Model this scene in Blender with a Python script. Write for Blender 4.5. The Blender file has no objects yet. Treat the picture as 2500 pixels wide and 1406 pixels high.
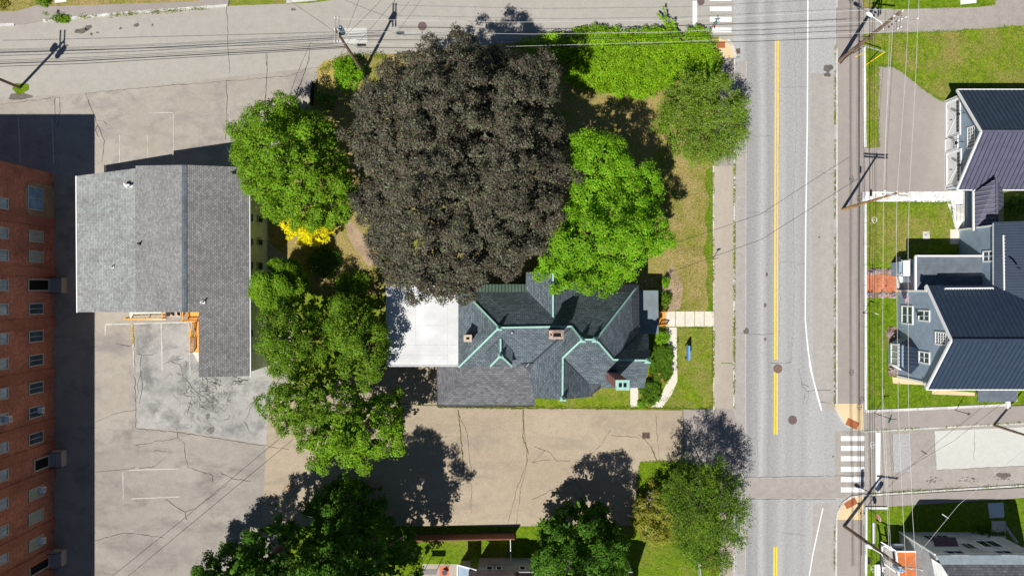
import bpy, math, random
import numpy as np
from mathutils import Vector

# ---------------------------------------------------------------- camera, world, sun
SC = bpy.context.scene
H = 80.0                       # drone height
S = 1/20.8333                  # metres per photo pixel on the ground
cam = bpy.data.objects.new('camera', bpy.data.cameras.new('camera'))
SC.collection.objects.link(cam); SC.camera = cam
cam.location = (0, 0, H); cam.rotation_euler = (0, 0, 0)
cam.data.sensor_width = 36; cam.data.lens = 36*(H/(2500*S))
cam.data.clip_end = 3000
SUN_EL = math.radians(57.5); SX, SY = .545, .838
w = bpy.data.worlds.new("World"); SC.world = w; w.use_nodes = True
sky = w.node_tree.nodes.new('ShaderNodeTexSky'); sky.sky_type = 'NISHITA'; sky.sun_disc = False
sky.sun_elevation = SUN_EL; sky.sun_rotation = math.atan2(-SX, -SY)
sky.air_density = .85; sky.dust_density = 0; sky.ozone_density = 1.2
bg = w.node_tree.nodes['Background']; w.node_tree.links.new(sky.outputs[0], bg.inputs[0])
bg.inputs[1].default_value = .052
sl = bpy.data.lights.new('sun', 'SUN'); sl.energy = 5.0; sl.angle = math.radians(.5); sl.color = (1, .965, .9)
sun = bpy.data.objects.new('sun', sl); SC.collection.objects.link(sun)
d = Vector((SX*math.cos(SUN_EL), SY*math.cos(SUN_EL), -math.sin(SUN_EL)))
sun.rotation_euler = d.to_track_quat('-Z', 'Y').to_euler()
SC.view_settings.view_transform = 'Standard'; SC.view_settings.look = 'None'
SC.view_settings.exposure = 0.13; SC.view_settings.gamma = 1
SC.render.film_transparent = False

COL = SC.collection
R = random.Random(7)

def P(px, py, z=0.0):
    "photo pixel at height z -> world point"
    f = (H-z)/H*S
    return Vector(((px-1250)*f, (703-py)*f, z))
def U(x, y, z=0.0): return Vector((x*S, y*S, z))      # ground-pixel units from the centre, y up
def onX(px, py, X):
    z = H*(1-X/((px-1250)*S)); return Vector((X, (703-py)*S*(H-z)/H, z))
def onY(px, py, Y):
    z = H*(1-Y/((703-py)*S)); return Vector(((px-1250)*S*(H-z)/H, Y, z))

# ---------------------------------------------------------------- materials
def new(name, rough=.8, spec=.3):
    m = bpy.data.materials.new(name); m.use_nodes = True
    b = m.node_tree.nodes['Principled BSDF']; b.inputs['Roughness'].default_value = rough
    b.inputs['Specular IOR Level'].default_value = spec
    return m, m.node_tree, b
def c4(c): return (c[0], c[1], c[2], 1)
def node(nt, t, **kw):
    n = nt.nodes.new(t)
    for k, v in kw.items(): setattr(n, k, v)
    return n
def mixc(nt, a, b, f, mode='MIX'):
    n = node(nt, 'ShaderNodeMix', data_type='RGBA', blend_type=mode)
    for i, v in ((6, a), (7, b), (0, f)):
        if hasattr(v, 'is_linked') or hasattr(v, 'links'): nt.links.new(v, n.inputs[i])
        else: n.inputs[i].default_value = c4(v) if i > 0 else v
    return n.outputs[2]
def noise(nt, vec, scale, detail=4, rough=.55, dist=0):
    n = node(nt, 'ShaderNodeTexNoise'); n.inputs['Scale'].default_value = scale
    n.inputs['Detail'].default_value = detail; n.inputs['Roughness'].default_value = rough
    n.inputs['Distortion'].default_value = dist
    if vec: nt.links.new(vec, n.inputs['Vector'])
    return n.outputs['Fac']
def ramp(nt, fac, stops):
    n = node(nt, 'ShaderNodeValToRGB'); r = n.color_ramp
    while len(r.elements) < len(stops): r.elements.new(.5)
    for e, (p, c) in zip(r.elements, stops):
        e.position = p; e.color = c4(c) if hasattr(c, '__len__') else (c, c, c, 1)
    nt.links.new(fac, n.inputs[0]); return n.outputs[0]
def geopos(nt, sx=1, sy=1, sz=1):
    g = node(nt, 'ShaderNodeNewGeometry'); mp = node(nt, 'ShaderNodeMapping')
    mp.inputs['Scale'].default_value = (sx, sy, sz)
    nt.links.new(g.outputs['Position'], mp.inputs[0]); return mp.outputs[0]
def bump(nt, b, h, s=.3, dist=.05):
    n = node(nt, 'ShaderNodeBump'); n.inputs['Strength'].default_value = s; n.inputs['Distance'].default_value = dist
    nt.links.new(h, n.inputs['Height']); nt.links.new(n.outputs[0], b.inputs['Normal'])
def sc(c, k): return tuple(x*k for x in c)

def plain(name, c, rough=.7, metal=0, var=.12, scale=3):
    m, nt, b = new(name, rough); b.inputs['Metallic'].default_value = metal
    v = geopos(nt); n = noise(nt, v, scale, 4)
    o = ramp(nt, n, [(.3, sc(c, 1-var)), (.7, sc(c, 1+var))]); nt.links.new(o, b.inputs['Base Color']); return m
def asphalt(name, c, c2, scale=.12, stretch=(1, 1), grain=.18, streak=0, rough=.9, dark=None, darkpos=.66, tracks=None, gs=1.1):
    m, nt, b = new(name, rough, .2)
    v = geopos(nt, stretch[0], stretch[1]); g = geopos(nt)
    base = ramp(nt, noise(nt, v, scale, 6, .6, .15), [(.3, c), (.68, c2)])
    if dark:
        f = ramp(nt, noise(nt, v, scale*2.7, 7, .68, .3), [(darkpos-.08, 0.), (darkpos+.1, 1.)])
        base = mixc(nt, base, dark, f)
    if streak:
        s = ramp(nt, noise(nt, geopos(nt, stretch[0]*1.0 if stretch[0] < 1 else .9, .03 if stretch[1] >= stretch[0] else .9), 1, 3), [(.35, 1-streak), (.65, 1+streak*.5)])
        base = mixc(nt, base, s, 1.0, 'MULTIPLY')
    g1 = ramp(nt, noise(nt, g, 7, 3, .75), [(.3, 1-grain), (.7, 1+grain)])
    base = mixc(nt, base, g1, 1.0, 'MULTIPLY')
    g2 = ramp(nt, noise(nt, g, gs, 5, .7), [(.3, 1-grain*.7), (.7, 1+grain*.7)])
    base = mixc(nt, base, g2, 1.0, 'MULTIPLY')
    if tracks:
        sx = node(nt, 'ShaderNodeSeparateXYZ'); nt.links.new(g, sx.inputs[0]); wn = noise(nt, geopos(nt, .3, .05), 1, 3)
        ad = node(nt, 'ShaderNodeMath', operation='ADD'); nt.links.new(sx.outputs[0], ad.inputs[0]); nt.links.new(wn, ad.inputs[1])
        mr = node(nt, 'ShaderNodeMapRange'); nt.links.new(ad.outputs[0], mr.inputs[0]); mr.inputs[1].default_value = 26.5; mr.inputs[2].default_value = 36.5
        tr = ramp(nt, mr.outputs[0], tracks); base = mixc(nt, base, tr, 1.0, 'MULTIPLY')
    nt.links.new(base, b.inputs['Base Color']); bump(nt, b, noise(nt, g, 14, 3, .7), .25, .02); return m
def grassm(name, g1=(.09, .17, .006), g2=(.20, .27, .015), br=(.30, .24, .08), amt=.55):
    m, nt, b = new(name, 1, .1); g = geopos(nt)
    base = ramp(nt, noise(nt, g, 1.6, 6, .7, .4), [(.32, g1), (.6, g2)])
    f = ramp(nt, noise(nt, g, .23, 7, .72, .5), [(amt-.1, 0.), (amt+.12, 1.)])
    base = mixc(nt, base, br, f)
    t = ramp(nt, noise(nt, g, 5.5, 5, .85), [(.3, .35), (.7, 1.6)])
    base = mixc(nt, base, t, 1.0, 'MULTIPLY')
    nt.links.new(base, b.inputs['Base Color']); bump(nt, b, noise(nt, g, 6, 5, .85), 1, .12); return m
def uvn(nt):
    return node(nt, 'ShaderNodeUVMap').outputs[0]
def bricks(name, c1, c2, mortar, bw, bh, ms=.012, rough=.75, var=.25, patch=None, blotch=.3, spec=.3):
    m, nt, b = new(name, rough, spec)
    t = node(nt, 'ShaderNodeTexBrick'); nt.links.new(uvn(nt), t.inputs['Vector'])
    t.inputs['Color1'].default_value = c4(c1); t.inputs['Color2'].default_value = c4(c2); t.inputs['Mortar'].default_value = c4(mortar)
    t.inputs['Scale'].default_value = 1; t.inputs['Brick Width'].default_value = bw; t.inputs['Row Height'].default_value = bh
    t.inputs['Mortar Size'].default_value = ms; t.inputs['Bias'].default_value = 0
    g = geopos(nt)
    n2 = ramp(nt, noise(nt, g, .35, 6, .65), [(.3, 1-blotch), (.7, 1+blotch)])
    o = mixc(nt, t.outputs[0], n2, 1.0, 'MULTIPLY')
    n3 = ramp(nt, noise(nt, g, 3.5, 4, .7), [(.3, 1-var), (.7, 1+var)])
    o = mixc(nt, o, n3, 1.0, 'MULTIPLY')
    if patch: o = mixc(nt, o, patch, ramp(nt, noise(nt, geopos(nt, .18, 1.3), 1, 6, .6), [(.5, 0.), (.75, .65)]))
    nt.links.new(o, b.inputs['Base Color']); bump(nt, b, t.outputs['Fac'], -.35, .02); return m
def boards(name, c, cd, pitch=.14, axis=1, rough=.6, duty=.16):
    m, nt, b = new(name, rough)
    s = node(nt, 'ShaderNodeSeparateXYZ'); nt.links.new(uvn(nt), s.inputs[0])
    dv = node(nt, 'ShaderNodeMath', operation='DIVIDE'); nt.links.new(s.outputs[axis], dv.inputs[0]); dv.inputs[1].default_value = pitch
    fr = node(nt, 'ShaderNodeMath', operation='FRACT'); nt.links.new(dv.outputs[0], fr.inputs[0])
    lt = node(nt, 'ShaderNodeMath', operation='LESS_THAN'); nt.links.new(fr.outputs[0], lt.inputs[0]); lt.inputs[1].default_value = duty
    n = ramp(nt, noise(nt, geopos(nt), 1.2, 5, .6), [(.3, .85), (.7, 1.12)])
    o = mixc(nt, mixc(nt, c, cd, lt.outputs[0]), n, 1.0, 'MULTIPLY')
    nt.links.new(o, b.inputs['Base Color']); bump(nt, b, fr.outputs[0], .25, .02); return m
def leafm(name, ca, cb, cc=None, trans=.3, rough=.5, spec=.4):
    m, nt, b = new(name, rough, spec)
    g = node(nt, 'ShaderNodeNewGeometry')
    st = [(0., ca), (.75, cb)] + ([(1., cc)] if cc else [])
    o = ramp(nt, g.outputs['Random Per Island'], st)
    n = ramp(nt, noise(nt, geopos(nt), .55, 4, .6), [(.3, .72), (.7, 1.25)])
    o = mixc(nt, o, n, 1.0, 'MULTIPLY')
    nt.links.new(o, b.inputs['Base Color'])
    t = node(nt, 'ShaderNodeBsdfTranslucent'); nt.links.new(o, t.inputs[0])
    mx = node(nt, 'ShaderNodeMixShader'); mx.inputs[0].default_value = trans
    nt.links.new(b.outputs[0], mx.inputs[1]); nt.links.new(t.outputs[0], mx.inputs[2])
    nt.links.new(mx.outputs[0], nt.nodes['Material Output'].inputs[0]); return m
def glassm(name, c=(.03, .05, .07)):
    m, nt, b = new(name, .08, .8)
    o = ramp(nt, noise(nt, geopos(nt), .9, 3), [(.35, c), (.7, sc(c, 2.2))]); nt.links.new(o, b.inputs['Base Color']); return m

M = {}
M['lot'] = asphalt('lot_asphalt', (.308, .273, .233), (.387, .352, .308), .09, (1, 1.6), .12, dark=(.25, .23, .215), darkpos=.57)
M['lot_grey'] = asphalt('lot_asphalt_grey', (.317, .304, .290), (.405, .387, .370), .15, (1, 1), .14, dark=(.20, .195, .19), darkpos=.54)
M['lot_dark'] = asphalt('lot_asphalt_worn', (.264, .238, .216), (.352, .317, .282), .1, (.7, 1.5), .13, dark=(.22, .20, .18), darkpos=.56)
M['lot_tan'] = asphalt('lot_tan_asphalt', (.341, .277, .201), (.409, .341, .256), .08, (.5, 1.5), .15, dark=(.30, .25, .19), darkpos=.59)
M['street'] = asphalt('street_asphalt', (.334, .312, .277), (.387, .365, .330), .1, (.15, 1), .1, streak=0)
M['street_side'] = asphalt('side_street_asphalt', (.290, .260, .233), (.361, .330, .299), .12, (.3, 1), .16)
M['street_patch'] = asphalt('light_road_patch', (.50, .495, .46), (.55, .54, .50), .15, (.3, 1), .08)
M['road'] = asphalt('road_asphalt', (.335, .33, .33), (.385, .38, .375), .3, (1.5, .03), .15, gs=3.5, tracks=[(0, 1.04), (.10, 1.04), (.16, .78), (.26, .84), (.33, 1.10), (.40, .80), (.46, .86), (.55, 1.07), (.62, .91), (.72, .98), (.80, .90), (.92, 1.02)])
M['road_edge'] = asphalt('road_parking_lane', (.326, .304, .282), (.378, .352, .330), .3, (1.2, .05), .14)
M['walk'] = asphalt('sidewalk_asphalt', (.29, .255, .235), (.33, .295, .27), .25, (1, .3), .08)
M['walk_lt'] = asphalt('sidewalk_light', (.350, .299, .253), (.442, .386, .322), .2, (1.5, .2), .08)
M['tan'] = asphalt('ramp_concrete', (.62, .47, .27), (.68, .53, .33), .5, (1, 1), .05)
M['conc'] = asphalt('concrete', (.60, .55, .47), (.68, .63, .54), .6, (1, 1), .09)
M['concw'] = asphalt('white_concrete', (.62, .62, .61), (.72, .72, .71), .6, (1, 1), .1)
M['stone'] = asphalt('granite', (.48, .47, .44), (.62, .60, .57), 1.2, (1, 1), .25)
M['gravel'] = asphalt('white_gravel', (.62, .61, .59), (.75, .74, .72), 1.2, (1, 1), .4)
M['dirt'] = asphalt('soil', (.28, .20, .13), (.38, .28, .19), .6, (1, 1), .3)
M['mulch'] = asphalt('mulch', (.16, .10, .07), (.30, .22, .17), 1.5, (1, 1), .45)
M['stain'] = plain('dark_stain', (.13, .115, .10), .6, 0, .3, 4)
M['crack'] = plain('crack', (.045, .04, .036), .9)
M['crackg'] = plain('weedy_crack', (.12, .14, .03), .9, 0, .5, 2)
M['grass'] = grassm('lawn', (.09, .17, .006), (.20, .28, .014), (.28, .25, .07), .53)
M['straw'] = grassm('dry_straw', (.30, .27, .05), (.42, .33, .08), (.52, .38, .14), .45)
M['grass_dry'] = grassm('dry_lawn', (.12, .16, .012), (.24, .25, .03), (.36, .28, .11), .44)
M['grass_rich'] = grassm('green_lawn', (.08, .16, .006), (.165, .25, .012), (.26, .23, .06), .62)
M['paint'] = asphalt('white_paint', (.72, .72, .71), (.80, .80, .79), .8, (1, 1), .07)
M['paint_old'] = asphalt('worn_white_paint', (.42, .40, .37), (.60, .58, .54), .8, (1, 1), .18)
M['yellow'] = plain('yellow_paint', (.85, .58, .02), .7, 0, .08, 2)
M['redpad'] = plain('brick_red_pad', (.36, .115, .045), .8, 0, .12, 8)
M['cobble'] = bricks('brick_paving', (.60, .19, .085), (.50, .16, .08), (.38, .2, .12), .3, .1, .01)
M['iron'] = plain('cast_iron', (.16, .11, .11), .7, .2, .3, 12)
M['rustiron'] = plain('rusty_iron', (.21, .135, .10), .8, .1, .3, 12)
M['black'] = plain('black_metal', (.015, .015, .017), .5)
M['wire'] = plain('black_cable', (.012, .012, .013), .6)
M['wirew'] = plain('wire_glint_grey', (.62, .61, .59), .5, 0)  # sun glint on the wires painted in as a pale grey
M['wood'] = plain('weathered_pole_wood', (.21, .145, .10), .85, 0, .35, 6)
M['wood_or'] = plain('treated_pole_wood', (.42, .24, .09), .8, 0, .3, 6)
M['arm'] = plain('grey_arm_wood', (.33, .31, .29), .8, 0, .2, 6)
M['metal'] = plain('galvanised_metal', (.55, .56, .58), .4, .4)
M['trafo'] = plain('transformer_grey_blue', (.22, .36, .50), .35, .1)
M['white'] = plain('white_trim', (.84, .845, .85), .5, 0, .03)
M['rubberroof'] = plain('white_membrane_roof', (.60, .605, .61), .6, 0, .13, .45)
M['memseam'] = plain('grey_membrane_seam', (.53, .54, .55), .6)
M['brick'] = bricks('red_brick', (.47, .15, .09), (.35, .11, .07), (.32, .19, .15), .22, .075, .008, .85, .35, blotch=.35)
M['pier'] = bricks('red_brick_pier', (.42, .13, .075), (.32, .095, .06), (.27, .15, .12), .22, .075, .008, .85, .2, blotch=.25)
M['stonesill'] = plain('sandstone_sill', (.42, .38, .35), .8)
M['stonepanel'] = plain('brown_stucco_panel', (.30, .21, .14), .9, 0, .2, 1)
M['slate'] = bricks('slate_roof', (.088, .115, .135), (.165, .195, .215), (.03, .042, .055), .42, .26, .02, .55, .2, blotch=.2)
M['slate2'] = bricks('purple_slate_roof', (.085, .087, .098), (.155, .155, .168), (.05, .052, .06), .45, .26, .016, .6, .18, blotch=.15)
M['shingle'] = bricks('grey_shingles', (.17, .165, .165), (.27, .26, .255), (.10, .10, .102), .34, .20, .02, .9, .2, blotch=.14)
M['shingle_lt'] = bricks('weathered_shingles', (.24, .255, .25), (.34, .355, .345), (.16, .165, .17), .34, .20, .018, .9, .28, patch=(.19, .175, .175), blotch=.16)
M['shingle_md'] = bricks('mid_grey_shingles', (.20, .20, .20), (.30, .30, .295), (.13, .13, .135), .34, .20, .018, .9, .24, patch=(.18, .17, .17), blotch=.14)
M['ridgecap'] = bricks('ridge_cap_shingles', (.10, .12, .14), (.14, .16, .18), (.05, .055, .065), .8, .3, .02, .8, .1)
M['copper'] = plain('verdigris_copper', (.30, .52, .45), .6, 0, .12, 3)
M['copper_band'] = boards('copper_seam_band', (.20, .30, .24), (.06, .09, .075), .35, 0, .6, .25)
M['dark_band'] = boards('dark_metal_band', (.045, .05, .065), (.09, .095, .11), .42, 0, .5, .12)
M['valley'] = plain('dark_valley_metal', (.03, .034, .045), .6)
M['flatgrey'] = plain('grey_membrane', (.17, .21, .225), .7, 0, .16, .8)
M['flatdark'] = plain('dark_membrane', (.12, .14, .17), .7, 0, .2, 1.2)
M['greenwall'] = boards('pale_green_siding', (.66, .76, .56), (.55, .64, .47), .12)
M['cream'] = boards('cream_siding', (.58, .52, .40), (.46, .41, .32), .12)
M['housewall'] = boards('brown_clapboard', (.20, .15, .12), (.14, .10, .08), .13)
M['bluewall'] = boards('slate_blue_clapboard', (.30, .385, .485), (.20, .265, .345), .16)
M['bluewall_v'] = boards('blue_board_and_batten', (.17, .225, .30), (.12, .16, .22), .4, 0)
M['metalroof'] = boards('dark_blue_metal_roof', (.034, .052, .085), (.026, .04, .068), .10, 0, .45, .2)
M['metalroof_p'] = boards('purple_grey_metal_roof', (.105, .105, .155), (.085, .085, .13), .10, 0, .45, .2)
M['seam'] = plain('seam_shadow_tone', (.018, .03, .06), .5)  # shadow lines along the seams painted into this dark rib colour
M['seamw'] = plain('bright_roof_seam', (.28, .26, .30), .4)
M['greywall'] = bricks('grey_shingle_wall', (.42, .44, .46), (.50, .52, .54), (.30, .33, .35), .18, .13, .01, .85, .15)
M['bandmetal'] = boards('galvanised_roof_band', (.40, .46, .50), (.28, .33, .37), .9, 0, .5, .04)
M['orange'] = plain('orange_porch_roof', (.50, .15, .045), .75, 0, .22, 1.1)
M['brownroof'] = bricks('brown_shingles', (.22, .17, .15), (.17, .13, .12), (.11, .08, .08), .35, .16, .015, .9)
M['chimbrick'] = bricks('chimney_brick', (.36, .12, .09), (.28, .09, .07), (.3, .22, .19), .22, .08, .012)
M['chimcap'] = plain('chimney_mortar_cap', (.52, .42, .33), .9, 0, .2, 5)
M['chimcapb'] = plain('brick_chimney_cap', (.43, .32, .27), .9, 0, .35, 9)
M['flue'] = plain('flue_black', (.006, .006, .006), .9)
M['glass'] = glassm('window_glass'); M['glassb'] = glassm('sky_window_glass', (.10, .17, .25))
M['blind'] = boards('window_blind', (.34, .37, .34), (.25, .28, .26), .16, 0, .6, .2)
M['darkglass'] = glassm('dark_window_glass', (.012, .018, .022))
M['deck'] = plain('orange_deck_wood', (.72, .34, .07), .7, 0, .12, 5)
M['fence'] = boards('brown_fence_boards', (.26, .115, .07), (.10, .045, .03), .14, 0, .8, .2)
M['signblue'] = plain('blue_sign_face', (.16, .35, .72), .4, 0, .1)
M['red'] = plain('red_sign', (.55, .02, .03), .4, 0, .05)
M['signgreen'] = plain('green_sign_face', (.02, .22, .20), .4, 0, .05)
M['ramp'] = plain('red_patio_mat', (.58, .17, .10), .8, 0, .12, 2)
M['canvas'] = plain('grey_canvas', (.20, .18, .17), .8)
M['burg'] = plain('burgundy_awning', (.12, .07, .09), .7)
M['navy'] = plain('navy_cloth', (.03, .05, .22), .8)
M['bark'] = plain('bark', (.12, .095, .075), .95, 0, .3, 5)
M['deadwood'] = plain('bleached_dead_wood', (.62, .58, .56), .9, 0, .1, 5)
M['beech'] = leafm('copper_beech_leaves', (.060, .050, .036), (.136, .114, .080), (.15, .21, .10), .12, .5, .25)
M['lime'] = leafm('bright_maple_leaves', (.10, .27, .006), (.20, .43, .012), (.30, .44, .03), .22, .6, .15)
M['mid'] = leafm('green_maple_leaves', (.095, .215, .007), (.185, .35, .014), (.27, .39, .03), .22, .6, .15)
M['olive'] = leafm('olive_maple_leaves', (.075, .165, .008), (.155, .285, .014), (.24, .33, .035), .22, .6, .15)
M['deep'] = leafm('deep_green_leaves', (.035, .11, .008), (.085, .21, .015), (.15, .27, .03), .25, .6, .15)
M['feather'] = leafm('feathery_green_leaves', (.095, .19, .012), (.22, .355, .024), (.34, .44, .09), .25, .6, .15)
M['feather2'] = leafm('dark_feathery_leaves', (.055, .13, .008), (.135, .25, .015), (.25, .36, .05), .25, .6, .15)
M['gold'] = leafm('golden_leaves', (.72, .62, .008), (.92, .84, .012), (.80, .78, .03), .3, .7, .1)
M['ygreen'] = leafm('yellow_green_leaves', (.20, .24, .02), (.36, .37, .03), (.40, .26, .05), .3)
M['vine'] = leafm('vine_leaves', (.12, .27, .004), (.23, .42, .008), (.34, .50, .03), .22, .6, .15)
M['hedge'] = leafm('hedge_leaves', (.06, .15, .008), (.13, .25, .015), None, .2, .6, .15)
M['flower'] = leafm('orange_flower_petals', (.75, .22, .05), (.80, .45, .12), (.25, .35, .05), .2)
M['petal'] = leafm('pale_flower_petals', (.55, .30, .38), (.60, .55, .55), (.10, .16, .05), .2)
M['weed'] = leafm('weed_leaves', (.14, .20, .015), (.28, .32, .02), None, .2)

M['ygreen2'] = leafm('grass_blades', (.10, .19, .008), (.20, .31, .015), (.30, .34, .05), .2, .7, .1)
M['strawleaf'] = leafm('straw_blades', (.30, .26, .07), (.44, .37, .13), (.52, .44, .20), .2, .8, .1)
# ---------------------------------------------------------------- mesh builder
ORG = {}
class MB:
    def __init__(s): s.v = []; s.f = []; s.mi = []
    def quad(s, *pts, mi=0):
        n = len(s.v); s.v += [Vector(p) for p in pts]; s.f.append(list(range(n, n+len(pts)))); s.mi.append(mi); return s
    def prism(s, top, bot, mi=0, cap_bot=True):
        "top/bot: matching loops (counter-clockwise seen from above)"
        n = len(top); s.quad(*top, mi=mi)
        for i in range(n):
            j = (i+1) % n; s.quad(bot[i], bot[j], top[j], top[i], mi=mi)
        if cap_bot: s.quad(*reversed(bot), mi=mi)
        return s
    def poly(s, pts, z0, z1, mi=0):
        "vertical prism over an (x, y) outline in metres"
        if area(pts) < 0: pts = list(reversed(pts))
        return s.prism([(p[0], p[1], z1) for p in pts], [(p[0], p[1], z0) for p in pts], mi)
    def box(s, c, sx, sy, sz, rz=0, mi=0):
        c = Vector(c); a = math.cos(rz); b = math.sin(rz)
        pts = [(c.x+x*sx/2*a-y*sy/2*b, c.y+x*sx/2*b+y*sy/2*a) for x, y in ((-1, -1), (1, -1), (1, 1), (-1, 1))]
        return s.prism([(p[0], p[1], c.z+sz/2) for p in pts], [(p[0], p[1], c.z-sz/2) for p in pts], mi)
    def slab(s, pts, t=.08, mi=0):
        "a sloping sheet with thickness below it"
        pts = [Vector(p) for p in pts]; n = normal(pts)
        if n.z < 0: pts.reverse(); n = -n
        dn = Vector((0, 0, -t)) if n.z > .15 else -n*t
        return s.prism(pts, [p+dn for p in pts], mi)
    def bar(s, a, b, w=.05, h=.05, up=(0, 0, 1), mi=0):
        a = Vector(a); b = Vector(b); t = (b-a).normalized(); u = Vector(up)
        if abs(t.dot(u)) > .95: u = Vector((1, 0, 0))
        x = t.cross(u).normalized()*w/2; y = x.cross(t).normalized()*h/2
        A = [a-x-y, a+x-y, a+x+y, a-x+y]; B = [b-x-y, b+x-y, b+x+y, b-x+y]
        n = len(s.v); s.v += A+B
        for q in ((0, 1, 2, 3), (7, 6, 5, 4), (0, 4, 5, 1), (1, 5, 6, 2), (2, 6, 7, 3), (3, 7, 4, 0)):
            s.f.append([n+k for k in q]); s.mi.append(mi)
        return s
    def tube(s, pts, r, n=8, mi=0):
        pts = [Vector(p) for p in pts]; rs = r if hasattr(r, '__len__') else [r]*len(pts); base = len(s.v)
        for i, p in enumerate(pts):
            t = (pts[min(i+1, len(pts)-1)]-pts[max(i-1, 0)]).normalized()
            u = Vector((0, 0, 1)) if abs(t.z) < .9 else Vector((1, 0, 0))
            x = t.cross(u).normalized(); y = t.cross(x)
            for k in range(n):
                a = 2*math.pi*k/n; s.v.append(p+(x*math.cos(a)+y*math.sin(a))*rs[i])
        for i in range(len(pts)-1):
            for k in range(n):
                s.f.append([base+i*n+k, base+i*n+(k+1) % n, base+(i+1)*n+(k+1) % n, base+(i+1)*n+k]); s.mi.append(mi)
        s.f.append([base+k for k in reversed(range(n))]); s.mi.append(mi)
        s.f.append([base+(len(pts)-1)*n+k for k in range(n)]); s.mi.append(mi)
        return s
    def build(s, name, mat, parent=None, smooth=False, **tags):
        me = bpy.data.meshes.new(name); o = bpy.data.objects.new(name, me); COL.objects.link(o)
        if parent is not None: org = ORG[parent.as_pointer()]; o.parent = parent
        else:
            xs = [v.x for v in s.v]; ys = [v.y for v in s.v]; zs = [v.z for v in s.v]
            org = Vector(((min(xs)+max(xs))/2, (min(ys)+max(ys))/2, min(zs))) if tags.get('kind') != 'structure' else Vector((0, 0, 0))
            o.location = org
        ORG[o.as_pointer()] = org
        me.from_pydata([v-org for v in s.v], [], s.f)
        uvl = me.uv_layers.new(name='UVMap'); k = 0
        for f in s.f:
            pts = [s.v[i] for i in f]; n = normal(pts)
            u = Vector((0, 0, 1)).cross(n)
            u = Vector((1, 0, 0)) if u.length < .02 else u.normalized()
            v = n.cross(u)
            for i in range(len(f)): uvl.data[k+i].uv = (pts[i].dot(u), pts[i].dot(v))
            k += len(f)
        for m in (mat if isinstance(mat, (list, tuple)) else [mat]): me.materials.append(M[m])
        for p, mi in zip(me.polygons, s.mi): p.material_index = mi; p.use_smooth = smooth
        tag(o, **tags); return o
def normal(pts):
    n = Vector((0, 0, 0))
    for i in range(len(pts)):
        a = pts[i]; b = pts[(i+1) % len(pts)]
        n += Vector(((a[1]-b[1])*(a[2]+b[2]), (a[2]-b[2])*(a[0]+b[0]), (a[0]-b[0])*(a[1]+b[1])))
    return n.normalized() if n.length > 1e-9 else Vector((0, 0, 1))
def area(pts): return sum(pts[i][0]*pts[(i+1) % len(pts)][1]-pts[(i+1) % len(pts)][0]*pts[i][1] for i in range(len(pts)))
def tag(o, label=None, cat=None, group=None, kind=None):
    if label: o['label'] = label
    if cat: o['category'] = cat
    if group: o['group'] = group
    if kind: o['kind'] = kind
def thing(name, label, cat, loc, group=None):
    o = bpy.data.objects.new(name, None); COL.objects.link(o); o.location = loc; o.empty_display_size = .5
    ORG[o.as_pointer()] = Vector(loc); tag(o, label, cat, group); return o
def sheet(name, pts, z, mat, thick=0, **kw):
    "ground sheet / raised slab from an outline in photo pixels"
    if area(pts) > 0: pts = list(reversed(pts))
    mb = MB()
    if thick: mb.poly([P(x, y, z)[:2] for x, y in pts], z-thick, z)
    else: mb.quad(*[P(x, y, z) for x, y in pts])
    return mb.build(name, mat, kind='structure', **kw)
def rect(x0, y0, x1, y1): return [(x0, y0), (x1, y0), (x1, y1), (x0, y1)]

# ================================================================ ground and roads
mb = MB(); mb.quad((-700, -700, -.02), (700, -700, -.02), (700, 700, -.02), (-700, 700, -.02)); mb.build('ground', 'grass', kind='structure')
sheet('parking_lot', [(-300, 60), (800, 60), (800, 300), (720, 640), (720, 1500), (-300, 1500)], 0, 'lot')
sheet('parking_lot', [(331, 790), (486, 785), (486, 900), (655, 900), (705, 1094), (440, 1050), (332, 1045)], .008, 'lot_grey')
sheet('parking_lot', [(230, 1045), (440, 1052), (705, 1096), (760, 1160), (760, 1500), (230, 1500)], .004, 'lot_dark')
sheet('parking_lot', [(655, 985), (940, 890), (1068, 890), (1068, 992), (1669, 1002), (1671, 1128), (1562, 1126), (1548, 1286), (640, 1284)], .0105, 'lot_tan')
sheet('street', [(-400, 62), (107, 52), (557, 15), (760, 8), (1250, -60), (2046, -60), (2046, 30), (1760, 130), (1755, 90), (1370, 96), (800, 148), (770, 165), (208, 228), (-400, 262)], .012, 'street')
sheet('road', [(1792, -700), (2042, -700), (2042, 2200), (1757, 2200), (1790, 1300), (1790, 1010)], .016, 'road')
sheet('road', rect(2028, 975, 2114, 1280), .018, 'road')
sheet('road_parking_lane', [(1978, 180), (2038, 180), (2037, 1000), (2004, 1000), (1985, 900)], .020, 'road_edge')
sheet('road_shoulder', [(1793, 150), (1822, 150), (1820, 1400), (1800, 1400), (1793, 1050)], .020, 'road_edge')
sheet('road_parking_lane', [(1986, 1230), (2036, 1230), (2040, 1500), (1975, 1500)], .020, 'road_edge')
sheet('road_patch', rect(1815, 1165, 2110, 1215), .021, 'street_side')
sheet('sidewalk', [(-300, 30), (107, 8), (130, 16), (560, -14), (557, 13), (107, 50), (60, 60), (-300, 60)], .10, 'walk', .1)
sheet('street', [(2038, 1053), (2500, 1032), (3600, 985), (3600, 1130), (2500, 1185), (2110, 1208), (2038, 1215)], .024, 'street_side')
sheet('road_patch', [(2281, 1052), (2500, 1042), (2900, 1025), (2900, 1115), (2500, 1136), (2286, 1147)], .028, 'street_patch')
sheet('road_patch', [(2178, 1060), (2221, 1058), (2224, 1150), (2182, 1152)], .028, 'road')
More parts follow.
